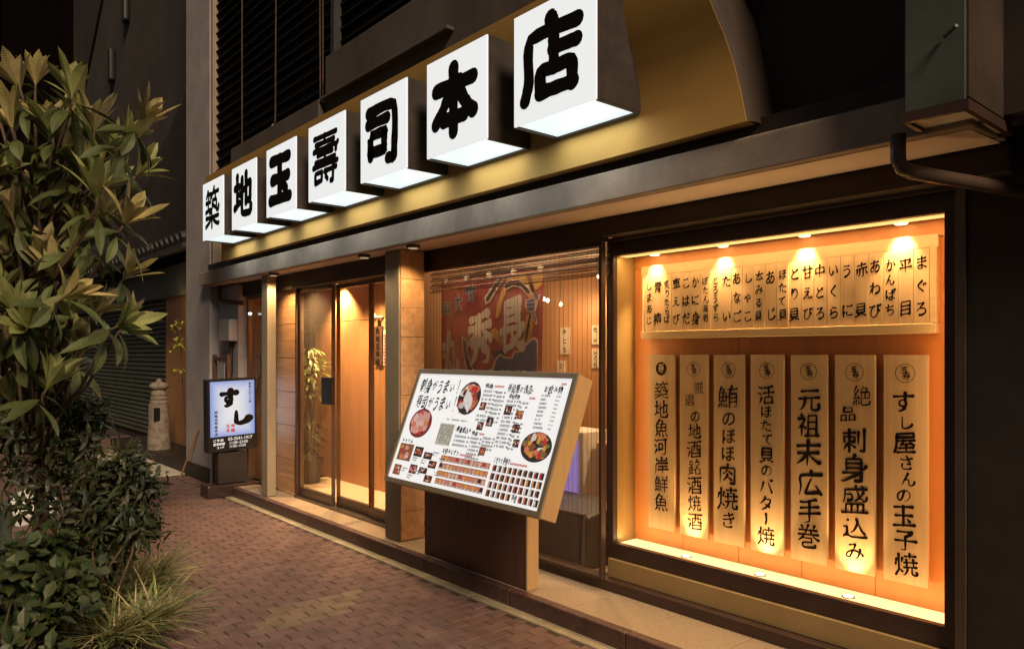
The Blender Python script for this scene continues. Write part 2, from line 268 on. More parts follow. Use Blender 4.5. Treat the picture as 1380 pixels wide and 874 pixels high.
# ------------------------------------------------------------------ brush strokes: centre lines on a 63-unit square, inked by brush_glyph
GLYPH_SOURCE = ("築地玉壽司本店築地魚河岸鮮魚厳選の地酒銘酒焼酒鮪のほほ肉焼き活ほたて貝のバター焼元祖末広手巻絶品刺身盛込みすし屋さんの玉子焼"
"まぐろ平目かんぱちあわび赤貝うにいくら中とろ甘えびとり貝ほたて貝あじ本みる貝しゃこあなごたいとろうずらぼたん海老かに身こはだ車えび炙りたらば青柳しまあじ"
"刺身がうまい!寿司がうまい!!寿司屋の逸品お飲み物お好みにぎりこだわり手巻きおすすめ創業大正十三年長秀丸與太郎大竹御祝ご予約営業時間ランチ")
GLYPH = dict(zip(sorted(set(GLYPH_SOURCE)), [
[[10,44,10,23]],
[[26,52,24,33,24,26,26,14],[12,45,26,45,45,47],[39,35,37,30,33,23,30,19,26,18],[24,34,32,35,40,35,46,33,50,28,50,20,47,14,39,9,33,10],[24,32,20,31,14,26,12,22,11,16,12,13,16,11,26,14]],
[[11,48,12,44,13,24,18,14,20,12,25,13,30,19,30,21,30,24],[41,45,44,44,47,39,50,30,51,20]],
[[21,51,24,50,41,49],[14,35,26,37,33,38,40,36,44,32,45,28,45,24,41,17,33,12,24,9]],
[[22,51,39,49],[14,36,37,37,36,34,30,27,29,24],[11,10,14,11,25,22,28,23,33,22,37,12,39,10,49,9,53,12]],
[[23,51,22,41],[43,45,53,39],[23,43,26,42,34,43],[11,42,22,41],[22,41,23,16,22,11,20,10,16,11,12,14,11,17,12,20,14,23,19,26,22,26],[22,28,32,30,41,30,45,28,47,26,49,20,46,15,39,11,36,10,33,10]],
[[24,51,23,40],[45,45,48,41,54,28],[10,39,32,40,35,39,37,37,38,28,35,13,33,11,31,10,23,10],[21,39,21,34,18,26,11,10]],
[[52,55,55,50],[46,52,49,48],[23,51,22,40],[45,44,52,28],[20,39,23,40,34,39,36,37,37,32,36,18,34,12,31,10,28,9,24,10,22,12],[20,39,20,34,18,26,10,10],[8,38,20,39]],
[[32,52,37,34],[15,45,32,45,43,47,47,49],[14,33,35,34,47,36,50,38],[39,34,42,23,40,22,33,23],[16,23,15,16,17,13,20,11,27,9,37,9,41,9,43,11]],
[[51,55,54,49],[43,52,45,52,47,47],[30,51,31,45],[12,45,28,45,42,47],[32,45,35,34],[12,33,22,33,33,34,46,36],[37,34,40,23,32,23],[15,24,14,20,13,16,14,13,17,11,24,9,39,9]],
[[38,51,19,34,18,31,19,27,39,9]],
[[33,47,19,35,17,33,17,30,19,26,39,9],[45,41,48,36],[38,39,41,33]],
[[17,47,43,46],[17,26,15,22,15,17,18,13,22,11,29,10,43,11,47,12,49,14]],
[[52,55,55,49],[46,52,49,47],[16,46,43,45],[14,24,14,15,17,12,22,10,41,10,46,11,48,13]],
[[32,52,34,49,35,43],[13,43,20,41,30,41,49,45],[37,42,44,26,43,25,35,26],[18,26,16,22,15,18,17,14,19,11,26,9,39,9,42,10,45,12]],
[[18,50,18,16,21,11,28,9,33,9,37,10,45,14,49,18,50,21]],
[[18,50,18,16,20,11,24,9,35,9,43,12,49,18],[44,48,46,43],[36,46,39,40]],
[[35,51,35,35,37,26,36,22,33,20,26,21,23,23,22,28,23,32,26,34,30,35,35,35],[10,44,52,44],[20,10,24,9,30,12,34,16,33,19]],
[[49,54,50,53,52,50],[35,53,33,49,33,35,35,25,33,17,30,13,26,10,22,9,18,9],[43,52,45,48,45,44],[9,43,39,44,51,43],[33,34,28,35,24,34,21,31,20,27,21,23,24,21,27,20,34,20]],
[[24,51,24,43],[34,44,24,43,22,41,19,26,12,10],[10,42,22,42],[35,34,43,35,51,34],[31,20,31,15,35,12,41,10,51,10]],
[[25,52,22,49,22,42],[51,52,54,46],[45,49,47,44],[33,43,21,41,17,27,11,10],[9,41,20,41],[33,33,49,33],[30,20,30,14,31,12,34,10,39,9,46,9,49,10,51,12]],
[[23,51,22,43],[21,43,45,45],[11,43,21,43],[21,43,21,38,19,30,19,28,16,22],[20,28,23,28,32,31,39,31,45,28,47,23,46,16,41,12,33,9,22,10]],
[[10,45,49,48],[36,47,28,34,26,30,27,22,30,17,37,12,43,10,47,12]],
[[18,50,26,35],[26,35,31,36,45,43],[26,35,25,32,19,27,17,23,17,17,18,14,22,11,27,10,47,10]],
[[24,52,24,43],[10,43,20,42,32,44],[43,43,52,38],[22,42,19,34,12,20],[39,34,39,15,38,11,34,9,29,9,24,11,23,14,24,18,27,20,32,21,39,20],[39,18,44,18,50,14]],
[[14,49,11,28,11,21,13,16,13,10],[31,45,43,44,49,45,51,47],[18,24,16,19,13,17],[30,24,28,22,27,18,29,15,31,13,36,12,51,12]],
[[32,47,28,28,22,17,18,15,15,15,12,19,10,24,10,30,12,36,15,40,20,44,26,46,34,47,43,45,48,40,50,36,51,29,50,22,48,18,43,14,37,11,32,10]],
[[14,50,11,26,12,10],[42,50,43,19,41,13,39,11,34,9,28,11,26,15,27,19,30,21,35,22,43,22],[27,40,52,41],[17,24,15,18,12,16],[43,20,48,18,53,14]],
[[53,54,55,49],[47,52,49,47],[12,49,9,26,9,21,11,15,11,9],[41,49,41,18,40,12,38,10,33,9,27,11,24,14,25,18,28,20,33,22,41,21],[26,39,50,40],[16,23,14,18,11,16],[41,19,47,18,52,14]],
[[56,52,55,49,52,46,49,47,47,49,48,53,50,55,54,55,56,52],[12,49,9,26,9,21,11,15,11,9],[41,49,41,18,40,12,38,10,33,9,27,11,24,14,25,18,28,20,33,22,41,21],[26,39,50,40],[16,23,14,18,11,16],[41,19,47,18,52,14]],
[[53,53,55,49],[47,51,49,46],[22,45,16,35,14,28,13,24,13,17,15,13,18,10,22,8,28,8,36,12,40,18,42,24,42,33,43,35,41,45,43,49],[9,45,22,45,28,47],[43,35,46,34,49,28]],
[[13,49,11,26,12,10],[29,47,50,48],[41,47,41,13,37,10,32,10,28,12,26,16,27,19,30,21,34,22,41,21],[28,34,51,35],[17,24,15,18,12,16],[41,20,47,19,53,14]],
[[54,53,56,48],[26,47,39,46,47,47,48,48,48,50,47,52],[12,49,9,29,9,18,11,16,11,9],[39,46,39,12,36,9,30,9,26,11,25,15,25,18,28,20,33,21,39,20],[26,33,37,33,50,34],[16,23,14,18,11,16],[40,18,45,18,51,14]],
[[32,51,32,21],[15,45,31,44,47,46],[14,33,30,32,48,34],[32,21,32,14,32,11,29,9,22,9,18,10,15,13,15,17,18,20,24,22,32,21],[33,20,38,19,49,12]],
[[33,49,33,45,28,32],[18,48,33,49],[47,35,47,30,43,18,39,12,33,9],[25,32,24,27,19,16,16,14,12,14,10,15,9,18,9,23,13,27,17,30,22,31,32,31,46,27],[46,25,51,23,54,19]],
[[39,52,37,50,36,43],[16,47,19,36,24,26,26,23,26,20],[35,43,35,39,32,32,29,26,26,24],[18,39,30,43,35,43,44,40,49,34,51,26,49,18,44,13,35,9],[18,36,14,34,11,30,9,22,11,16,13,14,17,13,22,16,26,20],[26,20,29,18]],
[[29,42,32,41],[17,38,20,30],[12,26,32,34,36,35,42,35,45,34,47,31,47,27,46,24,41,21,33,22],[22,30,30,8]],
[[23,51,40,47],[17,41,15,22],[16,26,29,31,35,32,43,30,46,28,47,26,48,22,47,18,45,15,41,12,32,9,24,9,20,11]],
[[18,51,17,42,18,38,17,24],[18,38,21,39,25,44,29,47,35,48,39,47,41,44,43,41,44,34,43,22,38,15,28,10,26,9,22,10],[18,38,20,38,20,39]],
[[39,49,37,45,28,36,27,33],[18,48,39,49],[12,24,21,31,26,33,37,33,41,32,46,28,48,24,47,18,44,13,36,9,30,9,24,11,22,13,21,16,22,18,24,19,28,20,30,20,35,17,37,10]],
[[39,49,37,45,28,37,26,35,26,32],[17,48,39,49],[28,35,29,33],[13,24,24,32,30,33,39,32,43,31,46,27,48,22,47,17,44,14,35,9,28,9,24,9]],
[[21,51,20,33,19,29,20,9],[9,41,20,42],[20,34,24,35,32,39,39,41,46,39,50,35,52,32,52,26,50,20,45,15,35,12],[18,29,15,27,9,17]],
[[30,50,21,33,10,10],[19,29,28,31,32,29,33,26,34,14,36,11,38,10,43,10,48,13,52,18,52,22]],
[[29,52,27,45,15,33,12,31,9,31],[27,45,45,45,47,44,45,35,39,24],[27,32,44,20],[17,10,27,14,32,18,37,24]],
[[15,46,31,47,44,49,47,49],[32,47,31,32,29,21,26,16,23,13,20,10,18,10],[10,32,52,32]],
[[51,53,54,49],[43,52,49,46],[38,45,51,12],[22,43,17,27,10,12]],
[[18,49,46,49],[12,36,46,35,48,35,46,27,39,18,36,15,27,11,24,10,22,10]],
[[15,47,24,41],[15,11,26,14,39,22,50,34,52,37,52,40]],
[[10,31,47,31,51,30]],
[[12,49,50,49],[15,30,45,30],[9,10,52,10]],
[[30,54,30,7],[10,25,10,43,11,44,14,44,50,44,51,41,51,25],[10,25,51,25]],
[[26,53,25,37,22,24,16,13,8,8],[10,42,42,42,43,39,43,9,47,7,51,7,54,9,55,11,54,18],[12,32,22,27],[22,24,26,23,31,20]],
[[13,51,43,51,44,50,42,48,33,40],[22,43,30,40,33,40],[33,40,37,34],[8,33,37,34,50,33,51,32,50,30,46,24],[31,33,31,12,30,9,29,7,25,7,20,8]],
[[13,50,49,50],[37,34,37,12,38,9,43,7,49,7,52,8,54,12,53,18],[8,34,53,34],[22,34,21,23,18,16,15,12,9,8]],
[[20,54,20,7],[52,53,52,10,50,7,45,7],[39,48,39,21],[8,47,32,47],[9,28,9,37,10,39,13,39,31,38,32,34,31,28,29,27,25,28],[20,24,16,22,12,16,7,11],[20,22,24,21,32,16]],
[[23,55,16,47,7,41],[51,54,51,9,50,8,47,7,43,8],[21,52,33,45],[40,48,40,22],[16,47,20,45,22,42],[12,25,28,24,30,26,30,35,29,38,13,38,12,36,11,22,7,10],[12,32,30,31],[15,9,16,18,20,18,30,18,31,9],[15,9,31,9]],
[[31,53,31,7],[8,33,53,33]],
[[48,54,46,51,45,47],[30,54,30,51,30,47],[15,54,17,51,17,47],[53,47,11,46,11,44,10,22,7,8],[41,41,39,30,36,26],[18,40,29,40,30,38,30,33],[41,35,51,35],[51,35,50,26,48,20,46,18,45,15],[18,32,30,33],[31,32,31,7],[18,32,18,10],[39,29,40,27,43,21,45,18],[18,26,31,26],[18,18,31,18],[45,15,37,7],[45,15,52,8,55,8],[14,10,31,11]],
[[10,51,49,50,50,9,47,7,41,7],[10,41,39,41],[13,16,34,16,35,17,35,20,35,29,35,31,14,31,13,29,13,13]],
[[22,52,17,51,17,40,18,38,41,37,44,38,44,49,43,51,22,52],[35,10,36,26,36,27,39,27,50,27,52,26,52,10],[9,10,9,26,10,27,13,27,23,27,24,26,25,10],[35,10,52,10],[9,10,25,10]],
[[50,54,46,51,44,46],[29,54,31,50,31,45],[14,53,17,49,17,45],[9,39,9,44,11,45,44,46,51,45,52,39],[37,38,19,38,18,36,18,30,20,28,42,28,43,30,43,37,37,38],[14,9,14,19,18,20,47,19,48,18,48,9],[14,9,48,9]],
[[40,54,40,20],[14,54,14,21],[28,49,28,15,29,10,34,8,49,8,53,10,54,15],[41,41,50,43,52,42,51,24,50,22,46,22],[7,41,20,41],[29,35,40,38],[23,32,28,33],[7,17,12,19,15,21,21,22]],
[[30,52,30,46],[9,52,52,52],[12,46,48,46],[52,39,55,41],[8,40,49,40,52,39],[52,39,52,35],[30,35,30,30],[16,35,45,35],[11,29,50,29],[7,24,54,24],[47,24,46,8,45,7,42,7],[11,9,23,10,24,12,24,18,22,18,12,18,11,9],[30,18,52,18],[33,13,35,10]],
[[31,53,30,37,25,24,19,16,9,8],[9,38,26,38,30,37,34,38,52,38],[30,37,37,23,41,18,48,11,52,9]],
[[30,54,30,40,37,26,41,18,45,14,53,8],[9,39,27,39,31,38],[31,38,35,39,52,39],[31,38,29,34,23,19,15,12,9,8],[23,18,33,9]],
[[14,54,13,43],[32,50,48,50,50,49,49,46,43,39,42,37,42,13,41,9,40,7,37,7,33,8],[12,43,23,42,24,41,23,37,21,28,17,19,12,12,7,8],[12,43,9,27,11,25,18,20],[7,43,12,43],[29,30,54,30],[18,18,21,16,24,13]],
[[13,51,44,50],[44,50,42,45,32,39,31,37,31,12,30,8,25,7,19,8],[8,29,54,29]],
[[29,54,29,50],[10,50,29,50],[29,50,51,50],[28,49,27,42],[24,33,25,40,26,41,48,41],[13,41,26,41],[22,33,20,26,14,18,8,14],[8,33,54,33],[43,28,43,12,43,8,38,7,33,8],[20,26,24,24,52,24],[24,18,29,12]],
[[12,43,48,43,50,44,50,50,48,52,13,51,12,49,12,35,11,20,8,9],[42,35,42,32,44,28,51,24],[12,35,52,35],[28,35,27,32,24,29,23,26],[23,26,34,26,45,28],[34,26,34,8],[19,18,49,18],[15,8,53,8]],
[[31,54,31,45],[12,51,12,46,16,45,48,45,50,47,50,51],[8,8,10,17,12,36,53,37],[35,28,35,7],[20,28,51,28],[18,18,54,18]],
[[31,56,29,53,28,46],[45,54,42,46],[16,54,18,49,18,45],[11,45,50,45],[36,45,39,36],[26,45,24,36],[43,35,43,32,46,29,52,24,54,24],[8,35,53,35],[20,35,18,29],[18,29,21,27,38,27,39,25,39,19,39,18,18,17,18,11,20,8,25,7,42,7,46,8,47,12],[8,22,18,29]],
[[30,51,30,7],[10,51,50,51],[49,45,46,43,41,34],[13,44,15,43,18,35],[8,26,54,26]],
[[19,54,17,48,9,37],[18,48,51,47],[33,47,33,7],[16,20,16,33,17,35,50,35],[7,20,54,20]],
[[33,54,35,47],[53,47,12,46,12,25,10,15,8,8],[33,39,29,30,22,15,21,11,24,10,49,13],[41,26,46,20,52,9]],
[[30,55,32,53,34,48],[53,47,12,47,10,19,7,8],[33,41,33,24],[33,35,52,35],[21,9,21,23,33,23,48,23,49,9],[21,9,49,9]],
[[24,54,24,49,21,44,20,43,15,42,13,36,12,7],[14,54,11,49],[49,15,52,15,53,17,53,48,52,50,43,49,43,7],[24,49,37,48],[30,48,30,12],[21,35,37,35],[6,29,9,32,12,33],[22,28,22,10],[30,25,37,25],[22,10,38,13]],
[[10,51,16,50,30,51,45,54,47,53],[31,51,31,14,30,9,28,7,20,7],[11,38,51,38],[8,25,54,25]],
[[40,54,40,37],[9,18,19,18,20,22,20,50,18,51,9,50,9,14],[28,48,52,48],[47,37,47,9,43,7,39,7],[26,37,54,37],[9,34,20,34],[26,26,54,26],[30,21,35,14]],
[[30,54,30,7],[9,45,53,45],[11,31,26,31,30,30,36,31,50,31],[33,30,37,24,44,17,51,12,54,12],[28,30,20,19,12,13,8,11]],
[[30,54,30,7],[36,42,37,37,41,30,47,22,52,18],[9,42,53,42],[25,42,23,36,17,26,11,20,8,17],[18,17,43,17]],
[[14,54,13,32,14,28,14,7],[37,54,34,53,27,49,25,46,25,21,26,20,33,21],[48,17,51,17,52,19,52,48,51,49,44,49,43,48,43,7],[35,45,35,26,33,18,30,12,26,8],[8,42,18,42],[13,35,17,33,20,28],[12,31,10,28,7,20,7,16]],
[[51,54,46,51,45,45],[35,54,35,45],[25,54,25,45],[14,54,16,49,16,45],[8,45,53,45],[21,45,23,35],[41,44,39,35],[11,35,51,35],[30,35,30,7],[13,28,48,28],[9,20,28,19,53,20],[35,19,37,15,44,11,51,9,56,9],[9,9,21,13,25,16,26,19]],
[[32,50,32,10],[10,50,52,50],[15,35,15,10],[32,31,50,31],[8,9,54,9]],
[[10,53,17,49,24,51,54,51],[50,51,50,9,48,8,44,7,41,7,36,9],[25,22,38,23,39,26,38,38,26,39,25,37,25,19],[7,38,14,34],[17,23,9,9]],
[[26,50,38,51,47,53,51,53],[10,53,18,50],[39,51,39,25],[23,37,54,37],[8,37,14,34],[26,9,27,24,39,25,49,24,50,23,51,9],[17,24,10,9],[26,9,51,9]],
[[28,54,27,49,21,39],[10,53,17,50],[28,49,53,48],[37,39,37,35],[39,7,45,7,48,10,50,23,50,38,48,39,28,38,24,17,25,15,52,14],[9,36,14,33],[37,35,40,32,40,27],[35,27,35,23,39,18,39,14],[21,27,54,27],[15,23,10,9]],
[[32,55,29,51],[9,42,28,50,45,50,46,49,45,46,41,42,29,35,24,34,17,30,10,30],[26,45,32,41,34,39],[18,40,23,36,24,34],[29,34,31,30,30,24,25,16,18,10,12,8,7,7],[17,30,17,26,14,20],[47,27,42,20],[30,23,41,12,49,9,52,8]],
[[39,54,39,43],[14,54,14,22,11,14,7,8],[28,49,52,49],[22,45,20,36],[9,43,7,32],[47,41,47,24],[32,41,32,24],[26,35,54,35],[26,24,54,24],[44,24,44,11,45,8,49,7,53,7,55,10,54,13],[33,24,33,18,31,13,27,8,23,8],[14,22,18,20,22,15]],
[[16,54,16,7],[34,54,32,45,26,35],[9,51,9,46,7,35],[32,45,51,45,53,44,52,24,50,11,49,9,47,8,41,8],[39,45,38,41,35,32,27,20],[47,45,45,36,41,24,37,16,30,9],[9,43,22,43],[17,28,24,29],[7,24,16,26]],
[[30,51,30,9],[10,51,51,51],[13,31,49,31],[8,9,54,9]],
[[43,53,43,7],[18,53,18,7],[7,43,54,43],[18,27,43,27],[18,10,43,10]],
[[42,54,45,52,45,48],[33,54,33,48],[9,26,11,33,12,47,13,48,52,48],[34,48,36,42,40,33],[47,42,43,36,40,34],[12,40,23,40,25,39,26,33,25,30,23,29,18,29],[40,33,45,28,50,27,53,29,53,33],[30,28,33,29,40,33],[14,7,14,20,15,21,18,22,46,21,47,19,47,7],[36,21,36,7],[25,21,25,7],[7,7,54,7]],
[[13,7,13,49,14,50,17,51,45,51,47,50,47,7],[13,37,47,37],[13,24,47,24],[13,10,47,10]],
[[14,54,17,50,17,45],[30,9,30,50,31,51,34,51,47,51,49,50,49,9],[8,45,20,45,22,43,16,31,7,25],[30,37,49,37],[16,31,20,29,24,24],[15,30,16,7],[30,23,49,23],[24,9,54,9]],
[[14,54,17,50,16,45],[34,32,30,32,28,34,29,50,51,50,51,33,34,32],[8,45,20,45,21,43,16,31,7,25],[44,32,45,9,48,7,53,7,55,13],[34,32,33,22,32,16,28,11,24,8],[16,31,20,29,24,25],[15,30,16,7]],
[[12,51,30,52,43,54,48,53],[30,51,30,32],[7,29,13,30,20,35,23,38,25,42],[9,42,52,42],[37,42,38,38,40,36,47,32,53,29],[13,30,14,27,16,26,37,26,40,28],[23,26,22,20,19,14,14,10,11,8,9,8],[37,26,38,20,47,19,48,18,48,14,47,10,46,8,37,7]],
[[37,54,35,43,29,33],[16,54,13,43,7,33],[35,43,54,43],[13,43,28,43,32,41],[46,43,46,13,45,9,43,7,40,7,35,9],[18,43,18,7]],
[[38,56,36,54,35,51],[14,54,13,51,9,47],[26,45,29,46,32,49,35,50,54,51],[13,51,26,50,32,49],[42,50,43,45],[17,50,18,45],[8,40,24,40],[55,31,54,27,49,27,47,30,46,40,32,40,31,32,28,28,30,23,30,7],[16,39,16,30],[36,34,42,31],[7,28,23,30,28,28],[22,26,24,26,28,27],[8,20,28,19,54,20],[35,19,37,15,44,12,53,9,56,10],[7,9,19,13,24,16,26,19]],
[[36,54,34,45,30,37],[18,54,11,43,10,39],[24,45,12,30,11,26],[34,45,51,44,52,43,51,18,50,10,48,8,45,7,42,7,39,8],[10,39,17,38],[24,33,25,28],[37,30,43,23],[8,26,25,28],[24,20,27,12],[17,18,18,9],[10,18,7,8]],
[[36,54,34,49,30,44,29,40,30,16,31,10,32,8,36,7,49,7,52,9,54,14],[16,54,10,43,10,41],[35,49,46,48,43,39],[21,45,17,39,13,37],[10,41,14,36],[30,39,50,39,52,37,52,34,52,26,51,24,30,24],[41,38,41,24],[14,37,15,35,11,30,10,26],[20,33,24,24],[10,26,22,27],[21,20,24,12],[16,20,15,17,16,10],[9,18,7,8]],
[[27,54,27,35],[50,51,44,45,39,39,37,35],[12,47,39,47,43,45],[8,35,54,35],[7,21,9,21,22,26,28,31,30,34],[22,26,22,12,25,8,30,7,47,7,50,9,51,14],[22,19,28,19,44,25,49,25]],
[[31,54,31,47],[18,31,22,33,26,37,29,40,29,45,30,46,50,45,51,43,51,9,50,7,47,7,41,8],[30,46,12,46,10,45,10,7],[29,40,33,38,43,32],[31,30,29,24,24,18,18,14],[30,24,32,23,42,16]],
[[26,54,27,40,34,39,35,37,35,20],[19,53,13,51,12,50,12,20],[41,52,47,52,49,50,49,20],[26,49,35,49],[12,41,19,41],[43,41,49,41],[26,32,26,20],[12,31,20,31],[42,30,49,30],[7,20,54,20],[9,7,21,14,24,14],[39,14,52,8]],
[[14,31,14,22,16,20,46,21,47,24,47,51,45,52,15,52,14,50,14,31],[14,41,47,41],[14,31,47,31],[7,8,11,8,23,14],[35,14,40,14,51,9]],
[[31,53,31,36],[14,47,47,47],[24,35,24,26,23,18,20,14,15,9],[9,35,52,35],[38,35,38,10,37,8,35,7,31,7],[47,28,53,16],[14,27,8,16]],
[[32,56,30,54,29,49],[16,24,16,47,17,49,40,49,43,48,44,45,43,9,41,7,36,7,33,7],[16,41,44,41],[44,28,49,30,53,35],[16,32,44,32],[9,23,44,23],[6,7,11,7,26,14,35,19,37,22]],
[[30,54,30,7],[9,49,52,49],[13,32,13,40,15,41,45,41,48,40,48,26,47,23,15,23,13,25,13,32],[13,32,48,32],[8,14,54,14]],
[[35,49,36,45,37,42,34,33,29,24,23,18],[14,49,16,47],[37,41,39,39,44,28,47,23,52,18],[7,32,13,32,15,31,15,15],[7,9,10,13,15,15],[15,15,24,10,33,9,48,9,53,10,56,11]],
[[9,52,14,46],[31,51,42,50,42,49,41,42],[31,51,29,50,25,45,25,32,27,31,37,30],[21,41,26,42,49,42,50,39,49,31,41,31,37,29],[38,41,36,29,30,20,23,16],[8,34,13,34,14,33,14,14],[38,29,39,19,41,16,52,15,54,17,54,19],[43,26,46,26,49,22],[7,9,14,14],[14,14,24,9,33,8,52,9,56,10]],
[[41,46,51,46,52,49,51,52,41,52,41,41,43,39,51,39,53,40,54,42],[22,46,33,46,33,49,33,52,23,52,22,41,24,39,26,39,33,39,35,41],[9,52,15,46],[43,34,43,19,51,14,54,14],[30,34,30,22],[8,33,13,33,14,32,14,13],[23,31,51,31],[20,22,54,22],[24,14,32,19],[24,14,23,11],[14,13,26,9,36,7,52,8,56,10],[14,13,9,9,8,5],[24,12,24,11,23,11]],
[[19,53,20,47],[43,15,45,14,49,15,51,16,52,19,52,24,46,35,46,38,50,49,49,51,37,50,37,7],[10,28,27,29,27,47,12,47,11,45,11,13,12,12,15,13,25,16],[10,38,28,38],[24,22,25,17,27,15,29,11]],
[[9,52,15,50],[41,51,42,30,44,28,52,28],[21,51,54,51],[32,51,33,37,31,32,28,27,22,26],[22,9,22,38,24,40,27,40,49,40,51,39,52,9],[7,37,13,35],[15,24,9,9],[22,19,52,19],[22,9,52,9]],
[[41,56,39,54,37,49,35,47,32,43],[16,51,14,50,9,43],[16,51,22,48],[37,49,48,48,49,47,46,38,43,34,40,33],[9,43,12,40,22,40],[16,40,16,11],[35,38,40,33],[40,33,38,26],[8,30,24,30],[30,22,37,26,52,25,52,24,52,9],[23,24,21,17],[9,24,10,16],[34,24,35,9],[7,9,24,12],[35,9,52,9]],
[[18,28,18,50,19,52,48,52],[18,44,46,44],[18,36,46,36],[31,27,33,21,41,13,51,8,54,9],[50,27,49,22,39,16],[16,27,16,9],[8,27,16,27],[16,27,54,27],[16,9,30,11,33,13]],
[[9,36,24,36,25,37,26,40,26,50,25,52,12,52,10,52,9,7],[52,36,36,37,35,39,35,51,37,52,49,52,51,52,52,50,52,11,51,8,49,7,43,7],[35,45,52,45],[9,45,26,45],[22,12,38,12,38,28,36,29,23,28,22,26,22,12],[22,20,39,20]],
[[30,54,30,37],[11,51,50,51],[13,44,48,44],[7,37,53,37],[16,7,16,27,17,29,43,30,45,29,46,27,46,13,45,8,43,7,37,7],[16,22,46,22],[16,15,46,15]],
[[39,56,38,54,36,45,32,35],[6,42,17,52,20,51,28,46],[36,45,53,43],[17,44,18,39],[53,43,51,33],[10,23,25,23,26,36,25,38,12,39,11,38,11,36,11,11,15,11,23,14],[42,35,42,24,37,15,31,9,29,9,27,9,23,14,22,17],[10,31,26,31],[42,24,44,22,51,10]],
[[25,56,17,47,14,42,14,23,17,22,47,22,48,24,48,39,47,41,15,42,6,39],[22,52,35,51,36,49,34,42],[30,41,30,22],[14,32,48,32],[16,16,8,7],[47,16,53,8],[34,15,37,13,39,7],[24,14,25,8]],
[[30,47,38,47,40,54],[14,54,9,40,10,23,14,22,24,22,26,23,26,40,10,41],[13,50,20,50,21,49,20,41],[39,47,54,47],[37,46,35,34,35,7],[18,41,18,22],[36,37,50,36,52,35,52,9,50,7,45,7],[26,30,30,30,35,33],[10,32,26,32],[35,27,52,27],[35,18,52,18],[15,16,16,9],[20,16,22,10],[26,16,28,10],[10,15,7,7]],
[[33,54,34,54,36,50,37,43],[14,54,14,51,11,46,9,40,10,23,14,22,25,22,27,23,26,40,24,41,10,41],[51,54,48,48,48,43],[14,50,20,50,22,49,20,41],[33,43,53,43],[43,43,43,7],[18,41,18,22],[34,32,52,32],[10,32,27,32],[32,21,54,21],[27,17,30,10],[21,16,22,9],[15,15,16,9],[10,15,7,7]]
]))
GLYPH['玉'] = GLYPH['玉'] + [[39,23,44,17]]
GLYPH['!'] = [[31,55,31,23],[31,10,32,8]]
GLYPH['|'] = [[31,60,33,31,31,5]]
def strokes(data):
    return [[(t[i]/63.0, t[i+1]/63.0) for i in range(0, len(t), 2)] for t in data]
def resample(P,step):
    # Catmull-Rom through the points, then even steps
    Q=[]
    n=len(P)
    for i in range(n-1):
        p0=P[max(i-1,0)];p1=P[i];p2=P[i+1];p3=P[min(i+2,n-1)]
        for k in range(6):
            t=k/6
            Q.append(tuple(.5*((2*p1[j])+(-p0[j]+p2[j])*t+(2*p0[j]-5*p1[j]+4*p2[j]-p3[j])*t*t+(-p0[j]+3*p1[j]-3*p2[j]+p3[j])*t**3)*.6+.4*(p1[j]*(1-t)+p2[j]*t) for j in(0,1)))
    Q.append(P[-1])
    return Q
def brush_glyph(data,w,rng,style='kaisho'):
    """-> list of (verts2d, faces) in unit square"""
    V=[];F=[];LY=[]
    sl=rng.uniform(.07,.15) if style=='kaisho' else 0
    nst=0
    for P in strokes(data):
        P=[(x+rng.uniform(-.008,.008),y+sl*(x-.5)+rng.uniform(-.008,.008)) for x,y in P]
        Q=resample(P,.03); n=len(Q)
        L=[0]
        for i in range(1,n): L.append(L[-1]+math.dist(Q[i],Q[i-1]))
        T=L[-1] or 1
        k0=rng.uniform(1.0,1.3); k1=rng.uniform(.35,1.0) if T>.16 else .8
        dx=Q[-1][0]-Q[0][0]; dy=Q[-1][1]-Q[0][1]
        if style=='kaisho':
            if abs(dx)>2*abs(dy): k0,k1=1.05,1.3; km=.55
            elif dx<-.25*abs(dy): k0,k1,km=1.4,.22,.95
            elif dx>.35*abs(dy): k0,k1,km=.5,1.45,.9
            else: k0,k1,km=1.4,rng.choice([.35,1.1]),.92
        else: k0,k1,km=1.18,1.08,.94
        base=len(V)
        for i,(x,y) in enumerate(Q):
            t=L[i]/T
            f=k0*(1-t)**3+k1*t**3+km*(1-(1-t)**3-t**3)
            f*=1+rng.uniform(-.06,.06)
            a=Q[max(i-1,0)];b=Q[min(i+1,n-1)]
            tx,ty=b[0]-a[0],b[1]-a[1];l=math.hypot(tx,ty) or 1
            nx,ny=-ty/l,tx/l
            if style=='kaisho': f*=1+.25*abs(nx*.77+ny*-.64)-.1
            r=w*f/2
            V+=[(x+nx*r,y+ny*r),(x-nx*r,y-ny*r)]
            if i: F.append((base+2*i-2,base+2*i-1,base+2*i+1,base+2*i))
        for (i,s) in ((0,-1),(n-1,1)):   # round press at both ends
            x,y=Q[i];a=V[base+2*i];r=math.dist(a,(x,y))
            a0=math.atan2(a[1]-y,a[0]-x)
            b0=len(V);m=6
            V.append((x,y))
            for k in range(m+1):
                th=a0+s*-1*math.pi*k/m
                e=1.0
                V.append((x+r*math.cos(th)*e,y+r*math.sin(th)*e))
            for k in range(m): F.append((b0,b0+1+k,b0+2+k))
        LY+=[len(LY)*0+nst]*(len(V)-len(LY)); nst+=1
    return V,F,LY

